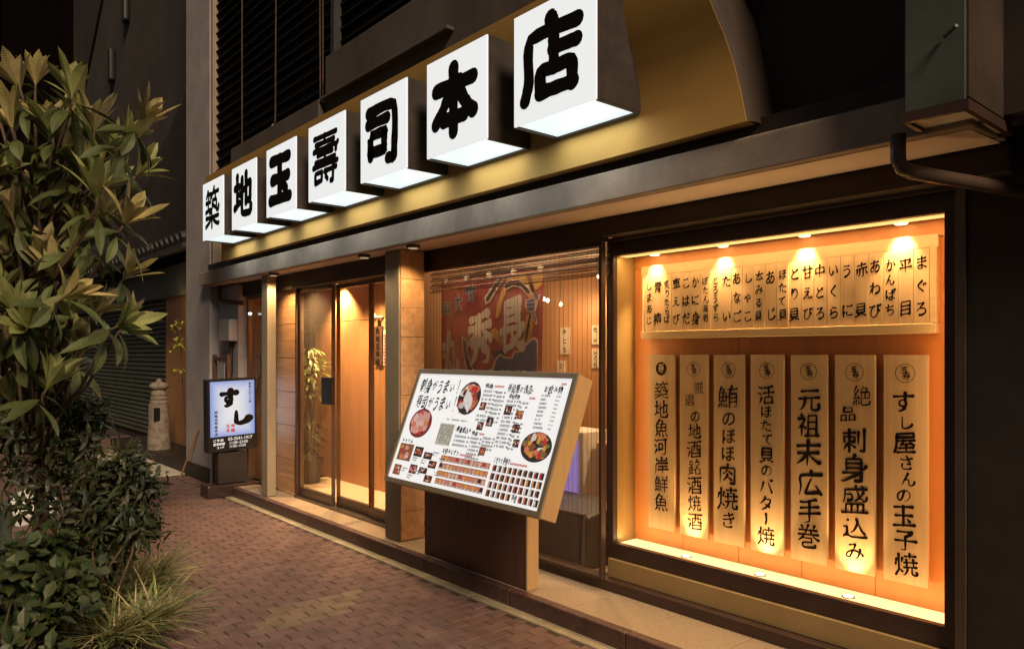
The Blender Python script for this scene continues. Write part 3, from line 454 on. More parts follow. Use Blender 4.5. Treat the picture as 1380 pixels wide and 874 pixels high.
# ------------------------------------------------------------------ the ground
rng = random.Random(11)
struct(MB().quad([(-160,-160,-.012),(160,-160,-.012),(160,160,-.012),(-160,160,-.012)]).build('ground', M['asphalt']))
struct(MB().quad([(-22,-.6,-.0045),(3,-.6,-.0045),(3,2.79,-.0045),(-22,2.79,-.0045)]).build('paving_bed', M['joint']))
struct(MB().quad([(-22,2.79,-.0045),(-7.86,2.79,-.0045),(-7.86,3.6,-.0045),(-22,3.6,-.0045)]).build('side_paving_bed', M['joint']))
pv = MB()
pale = set()
PX, PL = .0885, .155
def brick(ix, y, yend=2.785, tan=False):
    x = -ix * PX - .005
    y0, y1 = y + .003, min(y + PL - .003, yend)
    if y1 - y0 < .03: return
    base = (.138, .082, .070)
    k = rng.uniform(.92, 1.09); c = (base[0]*k, base[1]*k*rng.uniform(.95,1.05), base[2]*k*rng.uniform(.95,1.06))
    if tan: c = (.175*k, .122*k, .080*k)              # a patch of newer, paler replacement pavers
    h = rng.uniform(-.0015, .0015); t1, t2 = rng.uniform(-.001, .001), rng.uniform(-.001, .001)
    x0, x1 = x - PX + .0038, x - .0038; e = .003
    zt = [h + t1 + t2, h + t1 - t2, h - t1 - t2, h - t1 + t2]
    b = len(pv.v)
    pv.v += [(x0+e,y0+e,zt[0]),(x1-e,y0+e,zt[1]),(x1-e,y1-e,zt[2]),(x0+e,y1-e,zt[3]),(x0,y0,-.0055),(x1,y0,-.0055),(x1,y1,-.0055),(x0,y1,-.0055)]
    for q in ((0,1,2,3),(4,5,1,0),(5,6,2,1),(6,7,3,2),(7,4,0,3)): pv.f.append(tuple(b+i for i in q)); pv.c.append(c)
for ix in range(9, 170):
    y = -.655 - (PL/2 if ix % 2 else 0)
    while y < 2.785:
        k_ = 47 - ix; s_ = 1.66 - PL/2 * k_              # four rows of four, each shifted half a paver
        brick(ix, y, 2.785, 0 <= k_ <= 3 and s_ - .04 < y < s_ + 3.6 * PL); y += PL
for ix in range(89, 170):
    y = 2.8 - (PL/2 if ix % 2 else 0)
    while y < 3.55: brick(ix, max(y, 2.79), 3.58); y += PL
struct(pv.build('pavement', M['bricks']))
kb = MB(); x = -7.86
while x < 1.5: kb.box(x + .003, x + .597, 2.79, 2.866, -.01, .006); x += .6
struct(kb.build('kerb_strip', M['kerb'], bevel=.004))
st = MB(); x = -7.86
while x < 1.5:
    st.box(x + .0015, x + .8985, 2.865, 2.925, -.01, .1); x += .9
struct(st.build('step_edge', M['riser'], bevel=.008))
td = MB(); x = -7.86
while x < 1.5:
    td.box(x + .002, x + .448, 2.928, 3.42, -.01, .097); x += .45
struct(td.build('step_tread', M['tread'], bevel=.003))
struct(MB().box(-7.86, 1.5, 3.42, 6.2, -.01, .092).build('indoor_floor', M['floor']))
struct(MB().box(-12.4, -9.69, 2.45, 2.955, -.01, .014).build('concrete_apron', mat('pale_concrete', (.5,.47,.37), .85, scale=5, var=.2), bevel=.004))

# ------------------------------------------------------------------ the sushi restaurant
shop = thing('restaurant_building', 'sushi restaurant with dark upper wall, grey concrete canopy and warmly lit glass front', 'building', (-4.5, 3.0, 0))
P = lambda name, mb, m, **k: mb.build(name, M[m], shop, **k)
P('upper_wall', MB().box(-8.75, 2.2, 3.05, 3.4, 2.35, 8.5), 'dark')
bm_ = MB()                                           # stepped concrete blocks over the ochre fascia
bm_.box(-7.72, -5.72, 2.80, 3.048, 3.3, 3.62)
P('spandrel_block', bm_, 'concrete', bevel=.01)
P('spandrel_beam', MB().box(-5.72, 2.2, 2.86, 3.049, 3.3, 3.98), 'concrete', bevel=.008)
P('ledge_rail', MB().box(-5.70, -3.9, 2.80, 2.859, 3.60, 3.625), 'concrete', bevel=.004)
lv = MB()
for k in range(46):
    z = 3.66 + k * .105
    lv.prism([(3.047, z), (2.985, z - .045), (2.99, z - .055), (3.047, z - .015)], -8.72, -5.74 if z < 4.0 else -3.6)
P('louvre_cladding', lv, 'louvre')
lv = MB()
for k in range(40):
    z = 4.1 + k * .105
    lv.prism([(3.047, z), (2.985, z - .045), (2.99, z - .055), (3.047, z - .015)], -3.5, 2.0)
P('louvre_cladding', lv, 'louvre')
P('mullion', MB().box(-5.76, -5.70, 2.93, 3.0, 3.99, 8.4), 'louvre')
P('mullion', MB().box(-3.58, -3.52, 2.93, 3.0, 3.99, 8.4), 'louvre')
# canopy
P('canopy', MB().prism([(2.85, 2.285), (2.85, 2.432), (2.88, 2.445), (3.049, 2.455), (3.049, 2.36), (3.22, 2.36), (3.22, 2.30), (2.90, 2.285)], -8.86, -.9), 'lipc', bevel=.006)
P('canopy_soffit', MB().quad([(-8.84, 2.90, 2.2825), (-8.84, 3.225, 2.296), (-.92, 3.225, 2.296), (-.92, 2.90, 2.2825)]), 'soffit')  # pale soffit, its colour lightened in place of bounced window and pavement light
P('shadow_gap', MB().box(-8.7, -.9, 2.90, 3.046, 2.446, 2.52), 'dark')
# curved ochre fascia with a slanting, swept right end
prof = [(2.820, 2.492), (2.822, 2.62), (2.812, 2.76), (2.780, 2.88), (2.735, 2.98), (2.70, 3.08), (2.675, 3.18), (2.655, 3.27), (2.645, 3.36), (2.64, 3.6)]
fx = MB(); zt_left = 3.35
def endx(z): return -1.745 - .11 * ((z - 2.49) / .5) - .02 * max(0, z - 3.0)
cut = [p for p in prof if p[1] <= 3.37]
b = len(fx.v)
for side in (0, 1):
    for (y, z) in cut:
        for (xx) in (-8.02, endx(z)): fx.v.append((xx, y + side * .07, z))
n = len(cut)
def vid(side, i, e): return b + side * 2 * n + i * 2 + e
for i in range(n - 1):
    fx.f.append((vid(0,i,0), vid(0,i,1), vid(0,i+1,1), vid(0,i+1,0))); fx.f.append((vid(1,i,1), vid(1,i,0), vid(1,i+1,0), vid(1,i+1,1)))
    for e in (0, 1):
        q = (vid(0,i,e), vid(1,i,e), vid(1,i+1,e), vid(0,i+1,e)); fx.f.append(q if e else q[::-1])
fx.f.append((vid(0,0,1), vid(0,0,0), vid(1,0,0), vid(1,0,1))); fx.f.append((vid(0,n-1,0), vid(0,n-1,1), vid(1,n-1,1), vid(1,n-1,0)))
P('fascia', fx, 'fascia', smooth=True).data.set_sharp_from_angle(angle=R(40))
rim = MB()                                            # darker rim closing the swept end
b = 0
for (y, z) in cut: rim.v += [(endx(z) + .002, y + .004, z), (endx(z) + .022, y + .03, z), (endx(z) + .022, 3.045, z), (endx(z) + .002, 3.045, z)]
for i in range(n - 1):
    for k in range(4):
        k2 = (k + 1) % 4; rim.f.append((4*i+k, 4*i+k2, 4*i+4+k2, 4*i+4+k))
rim.f += [(3,2,1,0), tuple(4*(n-1)+k for k in range(4))]; rim.c = [None] * len(rim.f)
P('fascia_end', rim, 'rim', smooth=True).data.set_sharp_from_angle(angle=R(50))
P('upper_wall_return', MB().box(-8.75, -8.7, 2.95, 3.05, 2.46, 8.4), 'lipc')
# pillars
P('pillar', MB().box(-7.235, -7.09, 2.93, 3.02, .101, 2.284), 'pillarc', bevel=.006)
P('pillar', MB().box(-4.955, -4.755, 2.975, 3.195, .101, 2.284), 'pillarc', bevel=.006)
P('corner_pillar', MB().box(-9.66, -8.80, 2.95, 3.9, -.01, 8.5), 'plaster', bevel=.01)
P('pillar_skirting', MB().box(-9.67, -8.79, 2.938, 2.95, 0, .18), 'dark')
pk = MB()
for k in range(10): pk.box(-4.754, -4.742 + .002*(k % 2), 2.985, 3.193, .103 + k * .218, .3195 + k * .218)
P('plank_cladding', pk, 'plank', bevel=.003)
pk = MB()
for k in range(12):
    pk.box(-7.44, -6.925, 3.165 + .003 * (k % 2), 3.2, .115 + k * .1687, .2822 + k * .1687)
P('plank_cladding', pk, 'plank', bevel=.003)
P('header', MB().box(-8.8, -4.957, 3.10, 3.2, 2.14, 2.299), 'dark')
P('header', MB().box(-4.955, -2.96, 3.249, 3.30, 2.165, 2.297), 'dark')
P('header', MB().box(-2.96, -.9, 3.245, 3.42, 2.192, 2.297), 'dark')
P('header_trim', MB().box(-3.06, -1.09, 3.34, 3.40, 2.176, 2.191), 'steel')
P('plinth', MB().box(-3.02, -1.08, 3.36, 3.6, .16, .272), 'gold', bevel=.003)
P('plinth_base', MB().box(-4.59, -1.0, 3.30, 3.42, .098, .159), 'brownm', bevel=.003)
P('side_wall', MB().box(-1.075, 2.2, 3.36, 3.6, .098, 2.36), 'dark')
P('side_wall_trim', MB().box(-1.118, -1.078, 3.345, 3.42, .16, 2.175), 'steel', bevel=.002)
P('ceiling', MB().box(-8.8, -1.1, 3.225, 6.3, 2.30, 2.36), 'ceil')
P('back_wall', MB().box(-6.4, -1.1, 4.9, 5.0, .092, 2.3), 'wall_wood')
P('back_wall', MB().box(-8.8, -8.10, 4.6, 4.7, .092, 2.3), 'darkwood')
P('partition_wall', MB().box(-5.16, -5.12, 3.25, 4.0, .092, 2.3), 'wall_wood')
P('partition_wall', MB().box(-6.45, -6.4, 4.0, 5.0, .092, 2.3), 'wall_wood')
P('partition_wall', MB().box(-8.82, -8.76, 3.16, 4.7, .0, 2.3), 'darkwood')
P('partition_wall', MB().box(-1.16, -1.1, 3.70, 6.2, .092, 2.3), 'wall_wood')
pw = MB()
for k in range(4): pw.box(-8.15 + k * .745, -8.15 + k * .745 + .74, 3.95, 4.0, .092, 1.86)
pw.box(-8.15, -5.17, 3.955, 4.0, 1.866, 2.3)
P('inner_wall', pw, 'wall_wood', bevel=.003)
P('ceiling_vent', MB().box(-6.42, -6.1, 3.55, 3.85, 2.20, 2.298), 'darkwood')

# glazing
def window(name, x0, x1, y, z0, z1, bars=(), fw=.035, fd=.05, m='steel', glass='glass'):
    fr = MB().box(x0, x1, y, y + fd, z0, z0 + fw).box(x0, x1, y, y + fd, z1 - fw, z1).box(x0, x0 + fw, y, y + fd, z0 + fw, z1 - fw).box(x1 - fw, x1, y, y + fd, z0 + fw, z1 - fw)
    for bx in bars: fr.box(bx, bx + fw * .7, y + .004, y + fd - .004, z0 + fw, z1 - fw)
    f = fr.build(name, M[m], shop, bevel=.003)
    MB().quad([(x0 + fw, y + fd/2, z0 + fw), (x1 - fw, y + fd/2, z0 + fw), (x1 - fw, y + fd/2, z1 - fw), (x0 + fw, y + fd/2, z1 - fw)]).build('glass', M['glass'], f)
    return f
P('plaster_wall', MB().box(-8.80, -8.18, 3.05, 3.19, 0, 2.27), 'plaster')
window('window', -8.18, -7.45, 3.15, .10, 2.14, (), .03)
window('shopfront_window', -4.94, -2.99, 3.27, .16, 2.165, (), .022, .04, 'brownm')
def door(x0, x1, y, a=.016, c=.016):
    fr = MB().box(x0, x1, y, y + .04, .112, .20).box(x0, x1, y, y + .04, 2.10, 2.138).box(x0, x0 + a, y, y + .04, .20, 2.10).box(x1 - c, x1, y, y + .04, .20, 2.10)
    f = fr.build('sliding_door', M['steel'], shop, bevel=.003)
    MB().quad([(x0 + a, y + .02, .2), (x1 - c, y + .02, .2), (x1 - c, y + .02, 2.1), (x0 + a, y + .02, 2.1)]).build('glass', M['glass'], f)
    return f
door(-6.90, -6.222, 3.175, .016, .008); d2 = door(-6.218, -5.60, 3.22, .008, .030); door(-5.598, -4.96, 3.2, .02, .016)
MB().box(-6.34, -6.16, 3.13, 3.173, 1.04, 1.29).build('handle_plate', M['blackm'], d2, bevel=.005)
P('door_sill', MB().box(-6.92, -4.82, 3.13, 3.29, .098, .111), 'steel')
P('door_jamb', MB().box(-6.925, -6.902, 3.14, 3.20, .112, 2.138), 'brownm')

# ------------------------------------------------------------------ the display window with its back wall
X0, X1, Z0, Z1 = -3.05, -1.12, .274, 2.175
dw = MB().box(X0, X1, 3.38, 3.42, Z0, Z0 + .092).box(X0, X1, 3.38, 3.42, Z1 - .085, Z1).box(X0, X0 + .055, 3.38, 3.42, Z0 + .092, Z1 - .085).box(X1 - .05, X1, 3.38, 3.42, Z0 + .092, Z1 - .085)
dwf = dw.build('display_window', M['brownm'], shop, bevel=.004)
bk = MB()
for k in range(5): bk.box(-2.995 + k * .365, -2.995 + k * .365 + .363, 3.58, 3.6, .33, 2.02)
bk.box(-2.995, -1.17, 3.582, 3.6, 2.024, 2.13)
bk.build('back_panel', M['orange'], dwf, bevel=.002)
MB().box(-3.04, -2.996, 3.42, 3.6, .30, 2.13).build('side_panel', M['gold'], dwf)
MB().box(-1.169, -1.12, 3.42, 3.6, .30, 2.13).build('side_panel', M['orange'], dwf)
MB().box(-2.995, -1.17, 3.42, 3.6, .28, .345).build('display_floor', M['gold'], dwf)
MB().box(-2.995, -1.17, 3.42, 3.6, 2.10, 2.14).build('display_ceiling', M['gold'], dwf)
M['strip'] = emis('warm_light_strip', (1, .74, .32), 1.35)
M['strip2'] = emis('warm_light_strip_top', (1, .66, .2), 1.1)
MB().box(-2.98, -1.19, 3.425, 3.574, .346, .362).build('light_strip', M['strip'], dwf)
MB().box(-2.98, -1.19, 3.43, 3.495, 2.088, 2.099).build('light_strip', M['strip2'], dwf)
MB().quad([(-2.99,3.4,.37),(-1.175,3.4,.37),(-1.175,3.4,2.085),(-2.99,3.4,2.085)]).build('glass', M['cleanglass'], dwf)
WARM = (1, .61, .25)
lamp('trough_light', 'AREA', (-2.085, 3.435, .375), 5, WARM, dwf, 1.78, None, (0, .25, 1), .03)
lamp('side_fill', 'AREA', (-2.985, 3.44, 1.2), 2.2, WARM, dwf, 1.6, None, (1, .35, 0), .03).rotation_euler.rotate_axis('Z', R(90))  # pair of unseen fill lamps added to even out the display's light
lamp('side_fill', 'AREA', (-1.178, 3.44, 1.2), 2.2, WARM, dwf, 1.6, None, (-1, .35, 0), .03).rotation_euler.rotate_axis('Z', R(90))
lamp('cove_light', 'AREA', (-2.085, 3.435, 2.086), 8, WARM, dwf, 1.78, None, (0, .2, -1), .05)
M['bulb'] = emis('warm_bulb', (1, .8, .45), 6)
for i, xx in enumerate((-2.80, -2.33, -1.86, -1.40)):
    t = thing('downlight', 'small recessed downlight above the plate reading ' + ('青柳', 'たい', '甘えび', '平目')[i] + ' in the display window', 'lamp', (xx, 3.50, 2.1), 'downlights in the display window')
    MB().lathe(xx, 3.53, [(.036, 2.094), (.036, 2.0995)], 16).build('trim_ring', M['steel'], t)
    MB().lathe(xx, 3.53, [(.026, 2.088), (.028, 2.0938)], 16).build('bulb', M['bulb'], t)
    lamp('downlight_beam', 'SPOT', (xx, 3.515, 2.084), 50, WARM, t, .02, 75, (0, .10, -1))
for i, xx in enumerate((-2.525, -2.067, -1.61)):
    t = thing('uplight', 'small uplight at the foot of the ' + ('second', 'fourth', 'sixth')[i] + ' calligraphy plaque from the left', 'lamp', (xx, 3.45, .345), 'uplights in the display window')
    MB().lathe(xx, 3.465, [(.030, .3625), (.030, .366)], 16).build('housing', M['steel'], t)
    MB().lathe(xx, 3.465, [(.022, .3665), (.020, .369)], 16).build('bulb', M['bulb'], t)
    lamp('uplight_beam', 'SPOT', (xx, 3.468, .374), 22, WARM, t, .02, 70, (0, .16, 1))

# interior lamps, and assumed ones added under the canopy
M['dimbulb'] = emis('dimmed_bulb', (1, .75, .45), .35)  # glow kept weak so the added soffit lamps hardly show
def ceiling_lamp(x, y, e, label, spot=110, d=(0, .25, -1), z=2.29, bulb='bulb', ring='steel'):
    t = thing('ceiling_downlight', label, 'lamp', (x, y, z), 'ceiling downlights in the restaurant')
    MB().lathe(x, y, [(.05, z - .012), (.05, z + .009)], 16).build('trim_ring', M[ring], t)
    MB().lathe(x, y, [(.034, z - .017), (.036, z - .0125)], 16).build('bulb', M[bulb], t)
    lamp('downlight_beam', 'SPOT', (x, y, z - .022), e, (1, .62, .28), t, .04, spot, d)
ceiling_lamp(-7.45, 3.84, 340, 'ceiling downlight over the potted tree in the entrance')
ceiling_lamp(-5.75, 3.84, 340, 'ceiling downlight by the hanging wooden sign in the entrance')
ceiling_lamp(-6.6, 3.5, 280, 'ceiling downlight in the middle of the entrance', 130, (0, .0, -1))
ceiling_lamp(-4.1, 4.6, 150, 'ceiling downlight above the red and blue flag', 140, (0, .2, -1))
ceiling_lamp(-2.6, 4.5, 150, 'ceiling downlight above the dining room beside the display window', 140, (0, .2, -1))
ceiling_lamp(-6.95, 2.935, 55, 'assumed fill downlight added in the canopy soffit over the wooden planks at the entrance', 120, (-.15, .12, -1), 2.272, 'dimbulb', 'brownm')  # assumed lamp with a dimmed bulb, added to brighten the entrance planks
ceiling_lamp(-4.50, 2.935, 34, 'added fill downlight in the canopy soffit between the concrete pillar and the menu board', 120, (-.25, 0.05, -1), 2.272, 'dimbulb', 'brownm')  # extra lamp added to brighten the plank side of the pillar
ceiling_lamp(-5.2, 2.935, 34, 'assumed fill downlight added in the canopy soffit over the sliding doors', 120, (.15, 0, -1), 2.272, 'dimbulb', 'brownm')  # assumed lamp, bulb kept dim, added to light the pillar beside the doors
ceiling_lamp(-3.6, 3.72, 60, 'ceiling downlight close behind the red and blue flag', 120, (0, -.5, -1))

# ------------------------------------------------------------------ lettering
def plane_map(o, u, v, n=(0,0,0)):
    o, u, v = Vector(o), Vector(u), Vector(v)
    return lambda a, b: tuple(o + u * a + v * b)
def letters(items, mp, mb=None, seed=1, style='kaisho', n=(0, -1, 0)):
    """items: (char, cx, cy, w, h, weight) in plane units"""
    r = random.Random(seed); mb = mb or MB()
    for (ch, cx, cy, w, h, wt) in items:
        if ch not in GLYPH: continue
        wt_ = wt * (min(1.12, max(.72, (8.5 / len(GLYPH[ch])) ** .45)) if style == 'kaisho' else 1)
        v, f, ly = brush_glyph(GLYPH[ch], wt_, r, style)
        if style == 'kaisho': a = r.uniform(-.03, .03)
        else: a = 0
        b = len(mb.v)
        rot = ch == 'ー|'
        for (x, y), q in zip(v, ly):
            x, y = x - .5, y - .5
            x, y = x + a * y, y - a * x
            mb.v.append(tuple(a_ + n_ * q * .00007 for a_, n_ in zip(mp(cx + x * w, cy + y * h), n)))
        for q in f: mb.f.append(tuple(b + i for i in q)); mb.c.append(None)
    return mb
def column(text, cx, top, bottom, size, wt, big=(), aspect=1.0, seed=0, offs={}):
    """a vertical column: (ch, relative size) evenly flowed"""
    r = random.Random(seed + 5); rel = []
    kana = 'あいうえおかがきぎくぐこごさしじすずただちてとなにのはばぱびほぼまみめゃらりるろわんー'
    for ch in text: rel.append(1.15 if ch in big else .78 if ch in kana else 1.0)
    tot = sum(rel); L = top - bottom; y = top; out = []
    for i, ch in enumerate(text):
        h = L * rel[i] / tot
        k = min(h * 1.10, size * rel[i] * 1.12)
        dx = offs.get(i, 0) + r.uniform(-.04, .04) * size
        if ch == 'ー': out.append(('|', cx + dx, y - h / 2, size * .9, h * .9, wt * 1.1))
        else: out.append((ch, cx + dx, y - h / 2, k * aspect, k * r.uniform(.96, 1.06), wt * size / k ** 1.0 if 0 else wt))
        y -= h
    return out

# ------------------------------------------------------------------ seven lit sign boxes
bw, bh = .575, .562
chars = '築地玉壽司本店'
wts = {'築': .092, '地': .14, '玉': .19, '壽': .084, '司': .155, '本': .175, '店': .15}
for i, ch in enumerate(chars):
    cx = -7.372 + i * .7945; x0, x1 = cx - bw/2, cx + bw/2; z0 = 2.632 + i * .0055; z1 = z0 + bh; y0 = 2.50
    t = thing('sign_box', 'glowing white sign box with the bold black character %s, standing out from the ochre fascia' % ch, 'sign box', (cx, y0, z0), 'lit sign boxes over the shopfront')
    yb = 2.80
    prof = [(y0 + .012, z0 + .006), (y0 + .012, z1), (2.667, z1), (2.70, z0 + .44), (2.74, z0 + .33), (2.785, z0 + .22), (2.815, z0 + .12), (2.818, z0 + .006)]
    sh = .012
    MB().prism([(a, b) for a, b in prof], x0, x0 + sh).prism([(a, b) for a, b in prof], x1 - sh, x1).box(x0 + sh, x1 - sh, y0 + .012, 2.66, z1 - sh, z1).build('housing', M['housing'], t, bevel=.002)
    MB().box(x0 + .001, x1 - .001, y0, y0 + .011, z0, z1 - .001).build('face_panel', M['face'], t, bevel=.003)
    up = MB().box(x0 + .014, x1 - .014, y0 + .014, 2.805, z0 + .008, z0 + .016).build('bottom_panel', M['under'], t)
    lip_ = MB().box(x0, x1, 2.795, 2.81, z0 - .004, z0 + .006).box(x0, x0 + .012, y0 + .012, 2.795, z0 - .004, z0 + .005).box(x1 - .012, x1, y0 + .012, 2.795, z0 - .004, z0 + .005)
    lip_.build('bottom_frame', M['housing'], t)
    mp = plane_map((cx, y0 - .003, (z0 + z1) / 2), (1, 0, 0), (0, 0, 1))
    letters([(ch, .0, .01, .50 if ch not in '築' else .46, .48, wts[ch])], mp, seed=40 + i, style='fat').build('lettering', M['ink'], t)
    lamp('tube_light', 'AREA', (cx, 2.66, z0 - .012), 1.9, (.95, 1, .95), t, .5, None, (0, 0, -1), .24)
if True:      # peeling scraps on the two far boxes
    pass

# ------------------------------------------------------------------ the item board: 24 plates in a rail frame
fr = thing('plate_rack', 'long pale wooden rack holding the row of item plates', 'rack', (-2.08, 3.55, 1.6))
MB().box(-2.895, -1.25, 3.518, 3.572, 1.592, 1.636).build('bottom_rail', M['rail'], fr, bevel=.003)
MB().box(-2.915, -1.25, 3.545, 3.576, 1.972, 2.03).build('top_rail', M['rail'], fr, bevel=.003)
MB().box(-2.895, -2.882, 3.53, 3.574, 1.637, 1.971).box(-1.28, -1.252, 3.53, 3.574, 1.637, 1.971).build('end_post', M['rail'], fr, bevel=.002)
plates = 'まぐろ 平目 かんぱち あわび 赤貝 うに いくら 中とろ 甘えび とり貝 ほたて貝 あじ 本みる貝 しゃこ あなご たい とろうずら ぼたん海老 かに身 こはだ 車えび 炙りたらば 青柳 しまあじ'.split()
pwid = 1.597 / 24
for i, tx in enumerate(plates):
    x1 = -1.282 - i * pwid; x0 = x1 - pwid + .0015; cx = (x0 + x1) / 2
    t = thing('item_plate', 'upright wooden item plate brushed with %s in the long rack' % tx, 'name plate', (cx, 3.54, 1.638), 'item plates in the wooden rack')
    dy = rng.uniform(-.001, .001)
    MB().box(x0, x1, 3.535 + dy, 3.548 + dy, 1.638, 1.970).build('plate', M['board'], t, bevel=.0015)
    mp = plane_map((cx, 3.5342 + dy, 0), (1, 0, 0), (0, 0, 1))
    n = len(tx); k = {2: .078, 3: .074, 4: .062, 5: .054}[n]
    top = 1.945 if n > 2 else 1.935; bot = 1.668 if n > 2 else 1.675
    items = []
    for j, ch in enumerate(tx):
        cyy = top - .036 - (top - bot - .072) * j / (n - 1)
        s = k * rng.uniform(.95, 1.08)
        items.append((ch, rng.uniform(-.003, .003), cyy, s * .84, s * 1.04, .088))
    letters(items, mp, seed=i + 100).build('lettering', M['brush'], t)

# ------------------------------------------------------------------ seven hanging plaques
texts = ['築地魚河岸鮮魚', '厳選の地酒銘酒焼酒', '鮪のほほ肉焼き', '活ほたて貝のバター焼', '元祖末広手巻', '絶品刺身盛込み', 'すし屋さんの玉子焼']
hints = ['narrow pale plaque at the left end with a solid black seal, reading ', 'plaque lit from below, second from the left, reading ', 'dim plaque between two lit ones, reading ', 'bright plaque lit from below at its foot, reading ', 'unlit plaque in the middle right, reading ', 'bright plaque glowing at its lower end, reading ', 'unlit plaque at the right end, reading ']
for i, tx in enumerate(texts):
    cx = -2.755 + i * .2285; z1, z0 = 1.496, .464
    t = thing('calligraphy_plaque', hints[i] + tx, 'plaque', (cx, 3.55, z0), 'calligraphy plaques in the display window')
    MB().box(cx - .095, cx + .095, 3.535, 3.553, z0, z1).build('board', M['board'], t, bevel=.002)
    MB().box(cx - .04, cx + .04, 3.5535, 3.5795, z1 - .12, z1 - .09).build('hanger', M['darkwood'], t)
    mp = plane_map((cx, 3.5342, 0), (1, 0, 0), (0, 0, 1))
    mb = MB(); ez = z1 - .082; q = 28; r0, r1 = .043, .0405
    if i == 0:
        mb.quad([mp(.040 * math.cos(2*math.pi*k/q), ez + .040 * math.sin(2*math.pi*k/q)) for k in range(q)])
        mb.build('seal', M['brush'], t)
        mp2 = plane_map((cx, 3.5336, 0), (1, 0, 0), (0, 0, 1))
        letters([('寿', .0, ez + .004, .05, .066, .10)], mp2, seed=9).build('seal_character', M['board'], t)
    else:
        for k in range(q):
            a, b2 = 2*math.pi*k/q, 2*math.pi*(k+1)/q
            mb.quad([mp(r1*math.cos(a), ez + r1*math.sin(a)), mp(r0*math.cos(a), ez + r0*math.sin(a)), mp(r0*math.cos(b2), ez + r0*math.sin(b2)), mp(r1*math.cos(b2), ez + r1*math.sin(b2))])
        letters([('玉', -.004, ez + .016, .036, .034, .11), ('寿', .005, ez - .013, .040, .042, .10)], mp, mb, seed=20 + i)
        mb.build('seal', M['brush'], t)
    size = .125; top, bot = z1 - .155, z0 + .035
    if i == 1:
        items = [('厳', .035, top - .03, .075, .085, .085), ('選', -.025, top - .10, .075, .085, .085)] + column(tx[2:], 0.01, top - .155, bot, .105, .095, '酒', seed=i)
    elif i == 5:
        items = [('絶', .035, top - .035, .105, .12, .085), ('品', -.03, top - .125, .095, .09, .10)] + column(tx[2:], .0, top - .185, bot + .02, .15, .10, '身盛', seed=i)
    elif i == 6: items = column(tx, 0, top, bot, .15, .115, 'す屋玉子焼', seed=i, offs={0: -.006, 3: .01, 4: .012})
    elif i == 3: items = column(tx, .0, top, bot, .13, .105, '活焼', seed=i)
    elif i == 0: items = column(tx, .0, top, bot + .07, .11, .095, '', seed=i)
    elif i == 4: items = column(tx, .005, top, bot + .03, .14, .105, '末広', seed=i)
    else: items = column(tx, .0, top, bot + .05, .135, .10, '鮪焼', seed=i)
    items = [(c, x, z, w, h, wt * .74) for c, x, z, w, h, wt in items]
    letters(items, mp, seed=60 + i).build('lettering', M['brush'], t)

# ------------------------------------------------------------------ the tilted, backlit menu sign on its stand
ms = thing('menu_sign', 'large tilted backlit menu board full of sushi photos on a dark wooden stand', 'menu sign', (-3.7, 2.95, .1))
P0 = Vector((-4.118, 2.50, .722)); PU = Vector((1.405, 0, 0)); PV = Vector((0, .25, .648)); PN = Vector((0, -.648, .25)).normalized()
def sp(u, v, d=0): return tuple(P0 + PU * u + PV * v + PN * d)
def slab(mb, u0, u1, v0, v1, d0, d1):
    b = len(mb.v)
    for d in (d0, d1):
        for (u, v) in ((u0,v0),(u1,v0),(u1,v1),(u0,v1)): mb.v.append(sp(u, v, d))
    for q in ((0,3,2,1),(4,5,6,7),(0,1,5,4),(1,2,6,5),(2,3,7,6),(3,0,4,7)): mb.f.append(tuple(b+i for i in q)); mb.c.append(None)
    return mb
slab(MB(), -.022, 1.022, -.046, 1.046, -.115, -.006).build('case', M['caselight'], ms, bevel=.003)
fm = MB(); slab(fm, -.023, 1.023, -.048, -.004, -.006, .008); slab(fm, -.023, 1.023, 1.004, 1.048, -.006, .008); slab(fm, -.023, -.002, -.004, 1.004, -.006, .008); slab(fm, 1.002, 1.023, -.004, 1.004, -.006, .008)
fm.build('frame', M['grey_alu'], ms, bevel=.002)
slab(MB(), -.002, 1.002, -.004, 1.004, -.0055, 0).build('lit_panel', M['white_em'], ms)
MB().box(-4.355, -3.285, 2.935, 3.02, .099, .66).build('stand', M['darkwood'], ms, bevel=.004)
MB().box(-3.284, -3.268, 2.93, 3.022, .099, .70).build('stand_edge', M['caselight'], ms, bevel=.002)
MB().box(-4.25, -3.4, 2.76, 2.95, .66, .70).build('bracket', M['darkwood'], ms)
# printed pictures: one mesh, colours per face
pr = MB(); prng = random.Random(5)
def pq(u0, u1, v0, v1, c, d=.0012, skew=0): pr.quad([sp(u0, v0, d), sp(u1, v0, d), sp(u1 + skew, v1, d), sp(u0 + skew, v1, d)], c)
def disc(cu, cv, ru, rv, c, d, n=22, wob=0, rot=0):
    pts = []
    for k in range(n):
        a = 2*math.pi*k/n; w = 1 + prng.uniform(-wob, wob); x, y = ru*w*math.cos(a), rv*w*math.sin(a)
        pts.append(sp(cu + x*math.cos(rot) - y*math.sin(rot)*ru/rv*1, cv + y*math.cos(rot) + x*math.sin(rot)*rv/ru, d))
    pr.quad(pts, c)
SAL, RED, WHT, ORG, DRK, PNK, GRN, BRN = (.75,.22,.10), (.55,.03,.03), (.8,.7,.62), (.85,.33,.05), (.03,.012,.01), (.75,.35,.30), (.12,.2,.05), (.30,.10,.04)
